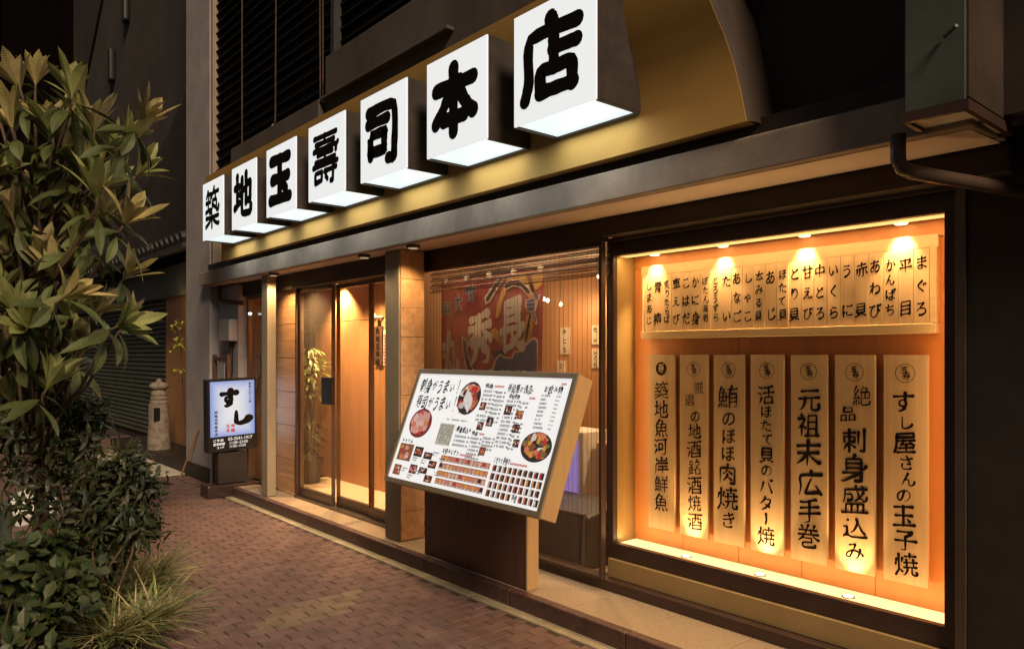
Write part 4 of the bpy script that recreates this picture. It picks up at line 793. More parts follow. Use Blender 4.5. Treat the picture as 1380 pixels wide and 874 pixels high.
def lump(cu, cv, ru, rv, cols, n, base=DRK, keep=.75):
    disc(cu, cv, ru, rv, base, .0010, 32)
    for k in range(n):
        a, q = prng.uniform(0, 6.28), keep * math.sqrt(prng.random())
        s = prng.uniform(.16, .32)
        c = prng.choice(cols); j = prng.uniform(.75, 1.2)
        disc(cu + ru*q*math.cos(a), cv + rv*q*math.sin(a), ru*s*prng.uniform(.7,1.5), rv*s*prng.uniform(.6,1.1), tuple(min(1, x*j) for x in c), .0012 + k*.00004, 10, .18, prng.uniform(-.6,.6))
lump(.418, .795, .076, .150, [WHT, SAL, SAL, RED, ORG, BRN, RED, DRK], 44)
for k in range(4): disc(.40 + k*.012, .80 - k*.02, .014, .075, (.85,.78,.72), .0036 + k*.0001, 12, .08, .5)
lump(.120, .527, .085, .138, [PNK, PNK, SAL, RED, (.8,.45,.38)], 26, (.20,.02,.02), .7)
for k in range(3):
    for j in range(4): disc(.075 + j*.03, .47 + k*.05 + j*.008, .018, .042, prng.choice([PNK, (.8,.5,.42), SAL]), .0034 + .0001*(k*4+j), 12, .1)
lump(.905, .455, .083, .118, [DRK, DRK, RED, GRN, BRN, ORG, WHT, SAL], 30)
for k in range(9):
    a = 2*math.pi*k/9; disc(.905 + prng.uniform(.025,.06)*math.cos(a), .455 + prng.uniform(.035,.085)*math.sin(a), prng.uniform(.008,.015), prng.uniform(.018,.036), prng.choice([RED, ORG, WHT, SAL, RED]), .0034, 10, .25, a)
pq(.274, .380, .358, .552, (.62,.57,.46))
for (u0, u1, v0, v1) in ((.018,.128,.165,.322),(.142,.207,.222,.312),(.221,.284,.216,.276),(.274,.332,.146,.210),(.023,.081,.028,.122),(.145,.202,.067,.148),(.218,.280,.086,.138),(.274,.331,.020,.081),
        (.506,.546,.70,.77),(.526,.566,.53,.60),(.578,.62,.57,.645),(.585,.625,.325,.395),(.668,.712,.68,.755),(.742,.786,.655,.725),(.746,.786,.545,.612),(.775,.808,.43,.495)):
    pq(u0, u1, v0, v1, prng.choice([DRK, BRN, (.12,.03,.02)]))
    for k in range(9):
        cu, cv = prng.uniform(u0 + .14*(u1-u0), u1 - .14*(u1-u0)), prng.uniform(v0 + .2*(v1-v0), v1 - .2*(v1-v0))
        disc(cu, cv, (u1-u0)*prng.uniform(.08,.14), (v1-v0)*prng.uniform(.07,.18), prng.choice([SAL, RED, ORG, WHT, BRN, PNK]), .0016 + k*.00005, 9, .2)
def sushi_row(u0, u1, v0, v1, n, dark):
    w = (u1 - u0) / n
    for k in range(n):
        a = u0 + k*w
        if dark:
            pq(a + .001, a + w*.86, v0, v1, (.45,.2,.12) if prng.random() < .5 else (.62,.5,.42))
            disc(a + w*.36, (v0+v1)/2, w*.30, (v1-v0)*.36, prng.choice([RED, SAL, WHT, ORG, PNK, BRN]), .0018, 9, .15)
            pr.quad([sp(a + w*.45, v0 + .004, .0021), sp(a + w*.86, v0 + .004, .0021), sp(a + w*.86, v1 - .004, .0021), sp(a + w*.38, v1 - .004, .0021)], DRK)
        else:
            c = prng.choice([SAL, SAL, (.72,.30,.16), ORG, RED, PNK, (.78,.48,.3), DRK if prng.random() < .4 else SAL]); pq(a, a + w*.97, v0, v1, (.34,.10,.05))
            disc(a + w*.5, v0 + (v1-v0)*.55, w*.40, (v1-v0)*.38, c, .0018, 9, .12, .3)
            pq(a + w*.16, a + w*.80, v0 + .003, v0 + (v1-v0)*.22, (.75,.66,.55), .0021)
for k in range(4): sushi_row(.350 + .002*k, .679, .225 - k*.066, .275 - k*.066, 13, False); 
for k in range(4):
    if k < 3: sushi_row(.695, .992, .218 - k*.066, .272 - k*.066, 10, True)
    else: sushi_row(.697, .845, .02, .074, 5, True); sushi_row(.885, .998, .02, .074, 4, True)
for (u, v, w) in ((.565,.912,.065),(.795,.830,.04),(.555,.497,.04),(.39,.512,.012),(.80,.893,.012),(.95,.957,.03),(.47,.302,.09),(.79,.300,.10),(.215,.35,.0)):
    for k in range(int(w / .007)): pq(u + k*.007, u + k*.007 + .005, v - .008, v + .010, (.62,.06,.05), .0012)
pr.build('printed_pictures', M['print_'], ms)
# printed words: headings brushed, small print as short dashes of type
pt = MB(); mpm = lambda a, b: sp(a, b, .0022)
def head(text, u0, u1, v, h, wt, seed):
    n = len(text); w = (u1 - u0) / n
    letters([(c, u0 + w*(k+.5), v + (0 if k % 2 else .006), w*1.05 * (.8 if c in 'がい！!のおみにぎりこだわめすき' else 1.05), h * (.75 if c in 'がいのおみにぎりこわめすき' else 1.05), wt) for k, c in enumerate(text)], mpm, pt, seed, n=PN)
head('刺身がうまい!', .03, .345, .885, .15, .088, 3); head('寿司がうまい!!', .035, .40, .725, .155, .088, 4)
head('寿司屋の逸品', .652, .800, .900, .085, .095, 5); head('お飲み物', .863, .968, .908, .082, .10, 6)
head('お好みにぎり', .345, .465, .310, .062, .12, 7); head('こだわり手巻き', .690, .790, .308, .062, .12, 8); head('おすすめ', .02, .11, .348, .045, .12, 9)
head('刺身盛込み', .40, .50, .512, .055, .13, 12); head('焼酒', .508, .548, .495, .04, .13, 13); head('地魚', .505, .56, .912, .045, .12, 14); head('築地巻物', .674, .74, .833, .045, .12, 15)
def fine(u0, u1, v, h=.020, dens=.92, price=True):
    u = u0
    while u < u1 - .006:
        w = prng.uniform(.003, .0065)
        if prng.random() < dens:
            for s in range(2): pt.quad([mpm(u, v - h/2 + s*h*.55), mpm(u + w, v - h/2 + s*h*.55), mpm(u + w, v - h/2 + s*h*.55 + h*.34), mpm(u, v - h/2 + s*h*.55 + h*.34)])
            pt.quad([mpm(u + w*.3, v - h/2), mpm(u + w*.52, v - h/2), mpm(u + w*.52, v + h/2), mpm(u + w*.3, v + h/2)])
        u += w + .0018
    if price: 
        for k in range(3): pt.quad([mpm(u1 + .004 + k*.0045, v - h*.4), mpm(u1 + .007 + k*.0045, v - h*.4), mpm(u1 + .007 + k*.0045, v + h*.4), mpm(u1 + .004 + k*.0045, v + h*.4)])
for k in range(9): fine(.860, .860 + prng.uniform(.03,.055), .860 - k*.032, .017, .95, False); fine(.940, .966, .858 - k*.032, .010, .9, False)
for k in range(8): 
    v = .868 - k*.036; fine(.505 if v > .79 or v < .68 else .552, .572, v); fine(.588, .632, v - .006)
for k in range(6): fine(.508, .565 if k < 4 else .58, .455 - k*.033); 
for k in range(4): fine(.588, .645, .47 - k*.03)
for k in range(3): fine(.40, .485, .455 - k*.038, .02)
for k in range(12):
    v = .795 - k*.034
    fine(.668 if (v > .76 or v < .67) else .715, .735, v); 
    if v < .63 or v > .73: fine(.752, .782 if v > .5 else .768, v - .008)
for k in range(10): 
    for j in range(9): 
        if prng.random() < .9: pt.quad([mpm(.281 + k*.0098, .375 + j*.019), mpm(.285 + k*.0098, .375 + j*.019), mpm(.285 + k*.0098, .388 + j*.019), mpm(.281 + k*.0098, .388 + j*.019)])
fine(.30, .46, .592, .014, .8, False)
for (u, v) in ((.215,.20),(.145,.208),(.09,.10),(.205,.10),(.335,.12),(.285,.285),(.145,.05),(.34,.24)): fine(u, u + .045, v, .013, .9, False); fine(u, u + .035, v - .022, .012, .8, False)
head('手巻', .850, .880, .047, .06, .12, 16)
pt.build('printed_lettering', M['ink'], ms)
lamp('backlight', 'AREA', sp(.5, .5, .02), 3.2, (1, 1, 1), ms, 1.35, None, tuple(PN), .6)

# ------------------------------------------------------------------ the small floor sign reading すし
fs = thing('floor_sign', 'small upright black-framed lit sign reading すし on a dark granite foot', 'floor sign', (-7.95, 2.95, 0))
FX = -7.90
F0 = Vector((FX, 2.63, .47)); FU = Vector((-.01, .525, .018)); FV = Vector((0, -.008, .765))
def fp(u, v, d=0): return tuple(F0 + FU*u + FV*v + Vector((1, .02, 0)) * d)
def fslab(mb, u0, u1, v0, v1, d0, d1):
    b = len(mb.v)
    for d in (d0, d1):
        for (u, v) in ((u0,v0),(u1,v0),(u1,v1),(u0,v1)): mb.v.append(fp(u, v, d))
    for q in ((0,3,2,1),(4,5,6,7),(0,1,5,4),(1,2,6,5),(2,3,7,6),(3,0,4,7)): mb.f.append(tuple(b+i for i in q)); mb.c.append(None)
    return mb
fslab(MB(), 0, 1, 0, 1, -.12, -.002).build('case', M['blackm'], fs, bevel=.004)
fb = MB(); fslab(fb, 0, .05, 0, 1, -.002, .006); fslab(fb, .95, 1, 0, 1, -.002, .006); fslab(fb, .05, .95, .965, 1, -.002, .006); fslab(fb, .05, .95, 0, .03, -.002, .006)
fb.build('frame', M['blackm'], fs, bevel=.002)
# the lit sheet: glow fading to blue at the edges, painted into its colours
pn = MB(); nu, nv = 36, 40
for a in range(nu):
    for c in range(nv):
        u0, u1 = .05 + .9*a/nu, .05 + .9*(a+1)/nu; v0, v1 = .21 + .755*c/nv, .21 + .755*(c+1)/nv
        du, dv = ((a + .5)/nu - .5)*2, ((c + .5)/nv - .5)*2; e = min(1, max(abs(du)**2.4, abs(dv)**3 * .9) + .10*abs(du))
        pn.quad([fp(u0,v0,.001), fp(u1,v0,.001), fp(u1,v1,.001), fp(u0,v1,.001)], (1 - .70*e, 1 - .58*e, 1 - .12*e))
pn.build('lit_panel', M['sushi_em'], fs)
fslab(MB(), .05, .95, .03, .209, -.001, .0015).build('footer_panel', M['blackm'], fs)
mpf = lambda a, b: fp(a, b, .003)
letters([('す', .43, .735, .44, .30, .19), ('し', .68, .47, .50, .26, .20)], mpf, seed=8, n=(1, 0, 0)).build('large_lettering', M['ink'], fs)
M['blueink'] = mat('blue_ink', (.03,.05,.13), .6); M['redink'] = mat('red_ink', (.55,.05,.10), .6)
its = [(c, .855, .915 - k*.042, .055, .038, .14) for k, c in enumerate('創業大正十三年')] + [(c, .165, .545 - k*.05, .075, .048, .14) for k, c in enumerate('築地玉寿司本店')]
letters(its, mpf, seed=12, n=(1, 0, 0)).build('side_lettering', M['blueink'], fs)
letters([('寿', .50, .345, .10, .06, .13), ('司', .50, .285, .10, .06, .15), ('玉', .40, .345, .08, .06, .13), ('本', .40, .285, .08, .06, .13)], mpf, seed=14, n=(1, 0, 0)).build('red_seal', M['redink'], fs)
def typeset(name, body, o, u, v, size, m, parent, depth=0):
    cu = bpy.data.curves.new(name, 'FONT'); cu.body = body; cu.size = 1; cu.resolution_u = 3; cu.offset = .015
    to = bpy.data.objects.new(name, cu); COL.objects.link(to); dg = bpy.context.evaluated_depsgraph_get()
    me = bpy.data.meshes.new_from_object(to.evaluated_get(dg)); bpy.data.objects.remove(to)
    o, u, v = Vector(o), Vector(u).normalized() * size, Vector(v).normalized() * size
    for q in me.vertices: q.co = o + u*q.co.x + v*q.co.y
    me.materials.clear(); me.materials.append(m); ob = bpy.data.objects.new(name, me); COL.objects.link(ob); ob.parent = parent
    bpy.context.view_layer.update(); ob.matrix_parent_inverse = parent.matrix_world.inverted(); return ob
M['white_print'] = emis('white_backlit_print', (1,1,1), .55)
typeset('phone_number', '03-3541-1917', fp(.40, .145, .003), FU, FV, .046, M['white_print'], fs)
typeset('opening_hours', '11:00~23:00', fp(.42, .092, .003), FU, FV, .040, M['white_print'], fs)
typeset('lunch_hours', '11:00~15:00', fp(.42, .045, .003), FU, FV, .036, M['white_print'], fs)
letters([(c, .13 + k*.075, .160, .07, .042, .14) for k, c in enumerate('ご予約')] + [(c, .13 + k*.06, .108, .058, .042, .14) for k, c in enumerate('営業時間')] + [(c, .20 + k*.05, .060, .05, .036, .14) for k, c in enumerate('ランチ')], mpf, seed=19, n=(1, 0, 0)).build('footer_lettering', M['white_print'], fs)
MB().box(-8.02, -7.91, 2.74, 3.05, .135, .46).build('post', M['dark'], fs, bevel=.006)
M['granite'] = mat('polished_granite', (.05,.03,.028), .15, scale=120, var=.6)
MB().box(-8.11, -7.866, 2.62, 3.26, -.002, .13).build('foot', M['granite'], fs, bevel=.01)
lamp('backlight', 'AREA', fp(.5, .55, .03), 1.2, (.75,.85,1), fs, .42, None, (1, 0, 0), .6)

# ------------------------------------------------------------------ the fishing flag behind the glass
FLAG = [('R', [(-4.883, 2.08), (-3.683, 2.074), (-3.711, 1.297), (-4.883, 1.261)]), ('O', [(-4.06, 2.049), (-3.862, 2.065), (-3.815, 1.961), (-3.76, 1.894), (-3.823, 1.887), (-3.87, 1.959), (-3.952, 2.024), (-4.069, 2.0)]), ('O', [(-3.799, 2.055), (-3.686, 2.058), (-3.695, 1.984), (-3.737, 1.945), (-3.772, 1.937)]), ('O', [(-4.103, 1.98), (-4.06, 1.956), (-4.12, 1.871), (-4.151, 1.761), (-4.198, 1.763), (-4.172, 1.874)]), ('W', [(-4.103, 1.997), (-4.018, 2.029), (-3.916, 2.021), (-3.826, 1.967), (-3.788, 1.912), (-3.839, 1.909), (-3.903, 1.964), (-3.985, 1.983), (-4.069, 1.958)]), ('K', [(-4.091, 1.993), (-4.018, 2.021), (-3.919, 2.013), (-3.839, 1.963), (-3.804, 1.918), (-3.835, 1.918), (-3.899, 1.972), (-3.985, 1.992), (-4.069, 1.967)]), ('W', [(-4.207, 2.021), (-4.123, 2.068), (-4.065, 2.064), (-4.163, 1.976), (-4.257, 1.884), (-4.304, 1.869), (-4.324, 1.916)]), ('K', [(-4.189, 2.017), (-4.12, 2.059), (-4.086, 2.056), (-4.175, 1.983), (-4.264, 1.899), (-4.293, 1.886), (-4.3, 1.914)]), ('K', [(-3.846, 2.057), (-3.823, 2.059), (-3.788, 1.991), (-3.76, 1.924), (-3.788, 1.93), (-3.815, 1.993)]), ('W', [(-3.854, 1.878), (-3.76, 1.889), (-3.706, 1.912), (-3.711, 1.881), (-3.749, 1.857), (-3.752, 1.794), (-3.839, 1.79), (-3.858, 1.836)]), ('B', [(-3.839, 1.872), (-3.768, 1.881), (-3.76, 1.861), (-3.835, 1.856)]), ('B', [(-3.839, 1.85), (-3.76, 1.854), (-3.76, 1.831), (-3.835, 1.83)]), ('B', [(-3.835, 1.823), (-3.76, 1.825), (-3.763, 1.8), (-3.831, 1.799)]), ('B', [(-3.76, 1.905), (-3.726, 1.915), (-3.717, 1.89), (-3.748, 1.867)]), ('W', [(-3.794, 1.793), (-3.757, 1.794), (-3.726, 1.715), (-3.744, 1.699)]), ('B', [(-3.785, 1.792), (-3.763, 1.791), (-3.735, 1.72), (-3.744, 1.713)]), ('O', [(-3.823, 1.781), (-3.76, 1.768), (-3.783, 1.611), (-3.815, 1.527), (-3.919, 1.57), (-3.851, 1.697)]), ('K', [(-3.804, 1.775), (-3.783, 1.771), (-3.823, 1.612), (-3.854, 1.57), (-3.831, 1.675)]), ('K', [(-3.874, 1.666), (-3.851, 1.676), (-3.867, 1.623), (-3.896, 1.613)]), ('O', [(-4.172, 1.695), (-4.069, 1.616), (-4.086, 1.555), (-4.189, 1.618), (-4.234, 1.675)]), ('O', [(-4.492, 1.692), (-4.44, 1.717), (-4.459, 1.576), (-4.517, 1.53)]), ('W', [(-4.563, 1.641), (-4.497, 1.609), (-4.486, 1.506), (-4.44, 1.414), (-4.384, 1.345), (-4.473, 1.344), (-4.528, 1.436), (-4.559, 1.53)]), ('K', [(-4.547, 1.624), (-4.513, 1.6), (-4.501, 1.506), (-4.454, 1.411), (-4.407, 1.345), (-4.456, 1.344), (-4.513, 1.436), (-4.544, 1.53)]), ('K', [(-4.221, 1.528), (-4.052, 1.528), (-4.055, 1.473), (-4.172, 1.456)]), ('K', [(-4.001, 1.571), (-3.935, 1.581), (-3.927, 1.549), (-4.001, 1.517)]), ('W', [(-4.26, 1.28), (-4.257, 1.382), (-4.186, 1.396), (-4.163, 1.472), (-4.106, 1.504), (-4.048, 1.482), (-4.018, 1.462), (-3.98, 1.479), (-3.945, 1.524), (-3.89, 1.522), (-3.858, 1.538), (-3.81, 1.546), (-3.801, 1.585), (-3.752, 1.619), (-3.706, 1.597), (-3.711, 1.297)]), ('B', [(-4.239, 1.281), (-4.235, 1.373), (-4.165, 1.383), (-4.144, 1.467), (-4.103, 1.49), (-4.055, 1.471), (-4.018, 1.447), (-3.965, 1.468), (-3.932, 1.512), (-3.887, 1.508), (-3.851, 1.525), (-3.794, 1.535), (-3.785, 1.577), (-3.751, 1.606), (-3.72, 1.585), (-3.717, 1.297)])]
K_ = 3.60 / 3.45
FLAG = [(k, [(x * K_, 1.5 + (z - 1.5) * K_) for x, z in pts]) for k, pts in FLAG]
FC = {'R':(.26,.045,.04),'O':(.58,.32,.06),'K':(.035,.012,.02),'W':(.66,.55,.44),'B':(.055,.085,.24)}
fl = thing('fishing_flag', 'big red, ochre and blue fishing flag with white brush characters hanging behind the shop glass', 'flag', (-4.28, 3.45, 1.26))
def fz(x, z): return 3.60 + .005 * math.sin(x * 11)
def flatpoly(pts, d):
    """subdivide a 2D polygon enough to follow the cloth's folds"""
    bm = bmesh.new(); vs_ = [bm.verts.new((x, 0, z)) for x, z in pts]; bm.faces.new(vs_)
    bmesh.ops.triangulate(bm, faces=bm.faces[:])
    for _ in range(3):
        es = [e for e in bm.edges if e.calc_length() > .09]
        if not es: break
        bmesh.ops.subdivide_edges(bm, edges=es, cuts=1); bmesh.ops.triangulate(bm, faces=bm.faces[:])
    bm.verts.index_update()
    V = [(v.co.x, fz(v.co.x, v.co.z) - d, v.co.z) for v in bm.verts]; F = [tuple(v.index for v in f.verts) for f in bm.faces]; bm.free(); return V, F
ground_, art = MB(), MB()
for i, (k, pts) in enumerate(FLAG):
    V, F = flatpoly(pts, .003 + i * .0012 if i else 0); tgt = ground_ if i == 0 else art
    b = len(tgt.v); tgt.v += V
    for f in F: tgt.f.append(tuple(b + q for q in f)); tgt.c.append(FC[k])
ground_.build('cloth', M['cloth'], fl); art.build('painted_pattern', M['cloth'], fl)
M['flagwhite'] = mat('flag_white_dye', (.58,.48,.38), .9, var=.1); M['flagblue'] = mat('flag_blue_dye', (.04,.08,.14), .9, var=.1)
fmp = lambda d: (lambda a, c: (a, fz(a, c) - d, c))
fsc = lambda L_: [(c, x * K_, 1.5 + (z - 1.5) * K_, w * K_, h * K_, wt) for c, x, z, w, h, wt in L_]
letters(fsc([('長', -3.968, 1.711, .31, .46, .125), ('秀', -4.333, 1.62, .34, .48, .115), ('丸', -4.71, 1.50, .28, .44, .125)]), fmp(.038), seed=4).build('white_lettering', M['flagwhite'], fl)
sm = [('與', -4.763, 1.856, .15, .13, .10), ('大', -4.60, 1.901, .12, .15, .14), ('竹', -4.44, 1.963, .14, .145, .12)]
sm = fsc(sm)
letters([(c, x, z, w, h, wt * 1.5) for c, x, z, w, h, wt in sm], fmp(.039), seed=6, style='fat').build('lettering_outline', M['flagwhite'], fl)
letters(sm, fmp(.041), seed=6, style='fat').build('blue_lettering', M['flagblue'], fl)
letters(fsc([('御', -4.05, 1.33, .13, .14, .11), ('祝', -3.86, 1.335, .13, .14, .11)]), fmp(.039), seed=7).build('small_lettering', M['flagwhite'], fl)
tag(MB().tube([(-5.11, 3.625, 2.125), (-3.0, 3.625, 2.125)], .011).build('curtain_rod', M['brownm']), 'thin dark rod from which the fishing flag hangs', 'rod')
for i in range(5):
    xx = -5.04 + i * .29
    tag(MB().lathe(xx, 3.605, [(.010, 2.075), (.022, 2.086), (.022, 2.12), (.012, 2.134)], 12).build('curtain_clip', M['paper'], smooth=True),
        'white clip %s holding the fishing flag to its rod' % ('at the far left end', 'second from the left', 'in the middle', 'second from the right', 'at the right end')[i], 'clip', 'white clips along the flag rod')
bl = thing('bamboo_blind', 'rolled reddish bamboo blind gathered along the top of the shop window', 'blind', (-3.9, 3.36, 2.05))
sl = MB()
for k in range(15):
    z = 2.158 - k * .0125
    a, b_ = (-4.90, -3.02)
    dz = lambda x: -.0
    sl.tube([(a, 3.37 + .012*math.sin(k*1.7), z), (-3.7, 3.37 + .012*math.sin(k*1.7 + .5), z - .004*math.sin(k)), (b_, 3.37 + .012*math.sin(k*1.7), z - .003)], .0042, 5)
sl.build('slats', M['bamboo'], bl)
vl = thing('flag_fill_light', 'unseen warm fill light added above the flag inside the shop window', 'lamp', (-4.0, 3.43, 2.28))  # added lamp, out of sight, lights the flag from the front
MB().box(-4.95, -3.1, 3.41, 3.45, 2.27, 2.299).build('housing', M['steel'], vl)
lamp('flag_fill_beam', 'AREA', (-4.02, 3.43, 2.265), 9, (1, .72, .45), vl, 1.8, None, (0, .55, -1), .04)
sc_ = MB()
for k in range(46):
    xx = -4.88 + k * .0405 + rng.uniform(-.004, .004)
    sc_.tube([(xx, 3.345, 2.14), (xx + rng.uniform(-.002,.002), 3.345, .2)], .0011, 4)
tag(sc_.build('string_curtain', M['darkwood']), 'fine hanging string curtain just inside the shop window', 'curtain')

# ------------------------------------------------------------------ inside the dining room
for i, (x0, x1, z0, z1, tx) in enumerate(((-4.59,-4.487,1.588,1.76,'たい'),(-4.59,-4.487,1.378,1.548,'いくら'),(-4.99,-4.87,1.50,1.75,'中とろ'),(-5.03,-4.93,1.24,1.44,'うに'),(-4.41,-4.32,1.58,1.76,'あじ'),(-4.41,-4.32,1.37,1.55,'たい'),(-3.9,-3.8,1.5,1.78,'赤貝'))):
    t = thing('menu_strip', ('upper cream paper strip on the dining room wall near the window edge', 'lower cream paper strip on the dining room wall near the window edge', 'tall cream paper strip right of the flag', 'small paper strip low beside the flag', 'upper paper strip hard against the display window frame', 'lower paper strip hard against the display window frame', 'paper strip on the wall hidden towards the right')[i], 'paper strip', ((x0+x1)/2, 4.89, z0), 'paper strips on the dining room wall')
    MB().box(x0, x1, 4.888, 4.899, z0, z1).build('paper', M['paper'], t)
    n = len(tx); letters([(c, (x0+x1)/2, z1 - (z1-z0)*(j+.5)/n, .06, .06, .10) for j, c in enumerate(tx)], lambda a, c: (a, 4.886, c), seed=70+i).build('lettering', M['brush'], t)
M['bulb2'] = emis('hanging_bulb', (1,.85,.6), 1.6)
for i, (x, y, z) in enumerate(((-4.851,4.55,1.995),(-4.80,4.55,1.979),(-4.636,4.55,1.936),(-4.144,4.5,2.14))):
    t = thing('pendant_lamp', ('left of the pair of tiny pendant lamps beyond the flag', 'right of the pair of tiny pendant lamps beyond the flag', 'single tiny pendant lamp before the tall paper strip', 'high tiny pendant lamp by the display window')[i], 'lamp', (x, y, 2.3), 'tiny pendant lamps in the dining room')
    MB().tube([(x, y, z + .02), (x, y, 2.299)], .003, 5).build('cord', M['blackm'], t)
    MB().lathe(x, y, [(.006, z + .02), (.016, z + .008), (.016, z - .006), (.006, z - .018)], 10).build('bulb', M['bulb2'], t, smooth=True)
    lamp('bulb_light', 'POINT', (x, y - .03, z - .03), 3, (1,.7,.38), t, .02)
ck = thing('cold_cabinet', 'white cabinet with a violet-lit glass front inside the dining room', 'cabinet', (-4.05, 4.1, .3))
M['violet'] = emis('violet_light', (.34,.24,.78), .55)
MB().box(-4.27, -3.84, 4.0, 4.3, .30, .92).build('cabinet_body', M['bag'], ck, bevel=.01)
MB().box(-4.22, -3.89, 3.99, 3.999, .36, .86).build('lit_front', M['violet'], ck)
cv = thing('covered_crate', 'low crate under a dark crumpled cover just inside the shop window', 'crate', (-3.6, 3.6, .092))
MB().prism([(3.46, .093), (3.90, .093), (3.88, .50), (3.52, .44)], -3.95, -3.33).build('cover', mat('dark_cover', (.035,.035,.04), .45, bump=1, bscale=14, var=.4), cv, bevel=.02)
MB().tube([(-3.95, 3.515, .45), (-3.36, 3.515, .45), (-3.33, 3.46, .12)], .012).build('cover_hem', M['steel'], cv)
cn = thing('wooden_counter', 'plain honey-coloured wooden counter at the edge of the display window', 'counter', (-3.5, 4.3, .092))
MB().box(-3.75, -2.9, 4.15, 4.55, .093, .80).build('counter_front', M['wall_wood'], cn); MB().box(-3.80, -2.88, 4.10, 4.58, .801, .84).build('counter_top', M['rail'], cn, bevel=.004)

# ------------------------------------------------------------------ inside the entrance
pf = thing('picture_frame', 'small wooden picture frame on the dark entrance wall above the potted tree', 'picture', (-8.75, 4.1, 1.78))
MB().box(-8.759, -8.735, 3.98, 4.22, 1.77, 1.80).box(-8.759, -8.735, 3.98, 4.22, 2.03, 2.06).box(-8.759, -8.735, 3.98, 4.005, 1.80, 2.03).box(-8.759, -8.735, 4.195, 4.22, 1.80, 2.03).build('frame', M['rail'], pf)
MB().box(-8.758, -8.748, 4.005, 4.195, 1.80, 2.03).build('picture', M['dark'], pf)
wp = thing('hanging_sign', 'dark vertical wooden name board hanging on the honey wood entrance wall', 'sign', (-6.68, 3.94, 1.385))
MB().box(-6.755, -6.60, 3.925, 3.947, 1.385, 1.785).build('board', M['darkwood'], wp, bevel=.003)
letters([(c, -6.678, 1.735 - k*.078, .085, .075, .13) for k, c in enumerate('築地玉寿司')], lambda a, c: (a, 3.922, c), seed=33).build('lettering', M['ink'], wp)
nt_ = thing('paper_notice', 'white paper notice with small red print pinned beside the hanging wooden sign', 'notice', (-6.54, 3.94, 1.39))
MB().box(-6.595, -6.475, 3.940, 3.948, 1.385, 1.745).build('paper', M['paper'], nt_)
nb_ = MB()
for k in range(9): nb_.box(-6.585, -6.585 + rng.uniform(.04,.095), 3.938, 3.9395, 1.41 + k*.034, 1.425 + k*.034)
nb_.build('print', M['redink'], nt_)
ws = thing('wall_spotlight', 'small white spotlight on the entrance wall above the wooden sign', 'lamp', (-6.66, 3.9, 1.86))
MB().tube([(-6.62, 3.945, 1.88), (-6.66, 3.88, 1.88)], .012).build('arm', M['bag'], ws)
MB().tube([(-6.70, 3.90, 1.905), (-6.68, 3.88, 1.88), (-6.665, 3.865, 1.855)], [.02, .032, .036], 12).build('lamp_head', M['bag'], ws)

def leaf(mb, uv, p, d, up, ln, wd, curl=.25, fold=.25, col=(1,1,1), seg=4, tipw=.0, widest=.55):
    d = Vector(d).normalized(); sdv = d.cross(Vector(up))
    if sdv.length < .05: sdv = d.cross(Vector((1, .2, .1)))
    sdv.normalize(); nrm = sdv.cross(d).normalized(); p = Vector(p); b = len(mb.v)
    for i in range(seg + 1):
        t = i / seg; c = p + d * (ln * t) - nrm * (curl * ln * t * t)
        w = wd * .5 * (math.sin(math.pi * min(1, t ** (math.log(.5) / math.log(widest)))) ** .8 + .03 + tipw * t)
        if i == seg: w = wd * .02
        for s in (-1, 0, 1):
            mb.v.append(tuple(c + sdv * (s * w) + nrm * (abs(s) * w * fold))); uv.append((s * .5 + .5, t))
    for i in range(seg):
        for s in (0, 1):
            a = b + i*3 + s; mb.f.append((a, a+1, a+4, a+3)); mb.c.append(col)
M['leaf_big'] = leafmat('loquat_leaf', (.24,.225,.105), (.44,.385,.21), ribs=9, rough=.5, trans=.12)
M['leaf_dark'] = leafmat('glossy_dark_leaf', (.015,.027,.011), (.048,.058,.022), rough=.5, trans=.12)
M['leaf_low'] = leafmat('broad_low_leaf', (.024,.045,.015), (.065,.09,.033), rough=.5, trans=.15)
M['leaf_in'] = leafmat('indoor_leaf', (.10,.15,.03), (.25,.28,.09), rough=.4, trans=.3)
M['leaf_vine'] = leafmat('vine_leaf', (.35,.40,.03), (.55,.55,.08), rough=.4, trans=.3)
M['blade'] = leafmat('striped_grass_blade', (.22,.23,.12), (.60,.55,.36), rough=.5, trans=.25)
ptree = thing('potted_tree', 'slim potted indoor tree with pale green leaves behind the entrance glass', 'potted plant', (-7.62, 3.62, .092))
MB().lathe(-7.62, 3.62, [(.11, .093), (.15, .33), (.16, .36), (.13, .36), (.12, .32)], 20).build('pot', M['dark'], ptree, smooth=True)
tb = MB()
for k in range(4):
    a = k * 1.6; tb.tube([(-7.62 + .02*math.cos(a), 3.62 + .02*math.sin(a), .32), (-7.62 + .05*math.cos(a + 1), 3.62 + .05*math.sin(a+1), .75), (-7.62 + .11*math.cos(a), 3.62 + .08*math.sin(a), 1.25)], [.016, .012, .007], 7)
tb.build('trunk', M['bark'], ptree)
lf, uv = MB(), []; r2 = random.Random(21)
for k in range(330):
    low = k % 3 == 0
    z = r2.uniform(.38, .80) if low else 1.02 + .55 * r2.random(); rad = .17 if low else .25 * math.sqrt(max(.15, 1 - abs(z - 1.3) / .36))
    a, q = r2.uniform(0, 6.28), math.sqrt(r2.random()) * rad
    d = (math.cos(a), math.sin(a) * .8, r2.uniform(-.9, .5)); g = r2.uniform(.6, 1.2) * (.4 if low else 1)
    leaf(lf, uv, (-7.62 + q*math.cos(a), 3.62 + q*math.sin(a)*.8, z), d, (0, 0, 1), r2.uniform(.07, .12), r2.uniform(.025, .04), .3, .2, (g, g, g), 3)
lf.build('foliage', M['leaf_in'], ptree, uv=uv)
ip = thing('window_plant', 'small leafy indoor plant behind the glass beside the floor sign', 'plant', (-8.0, 3.3, .092))
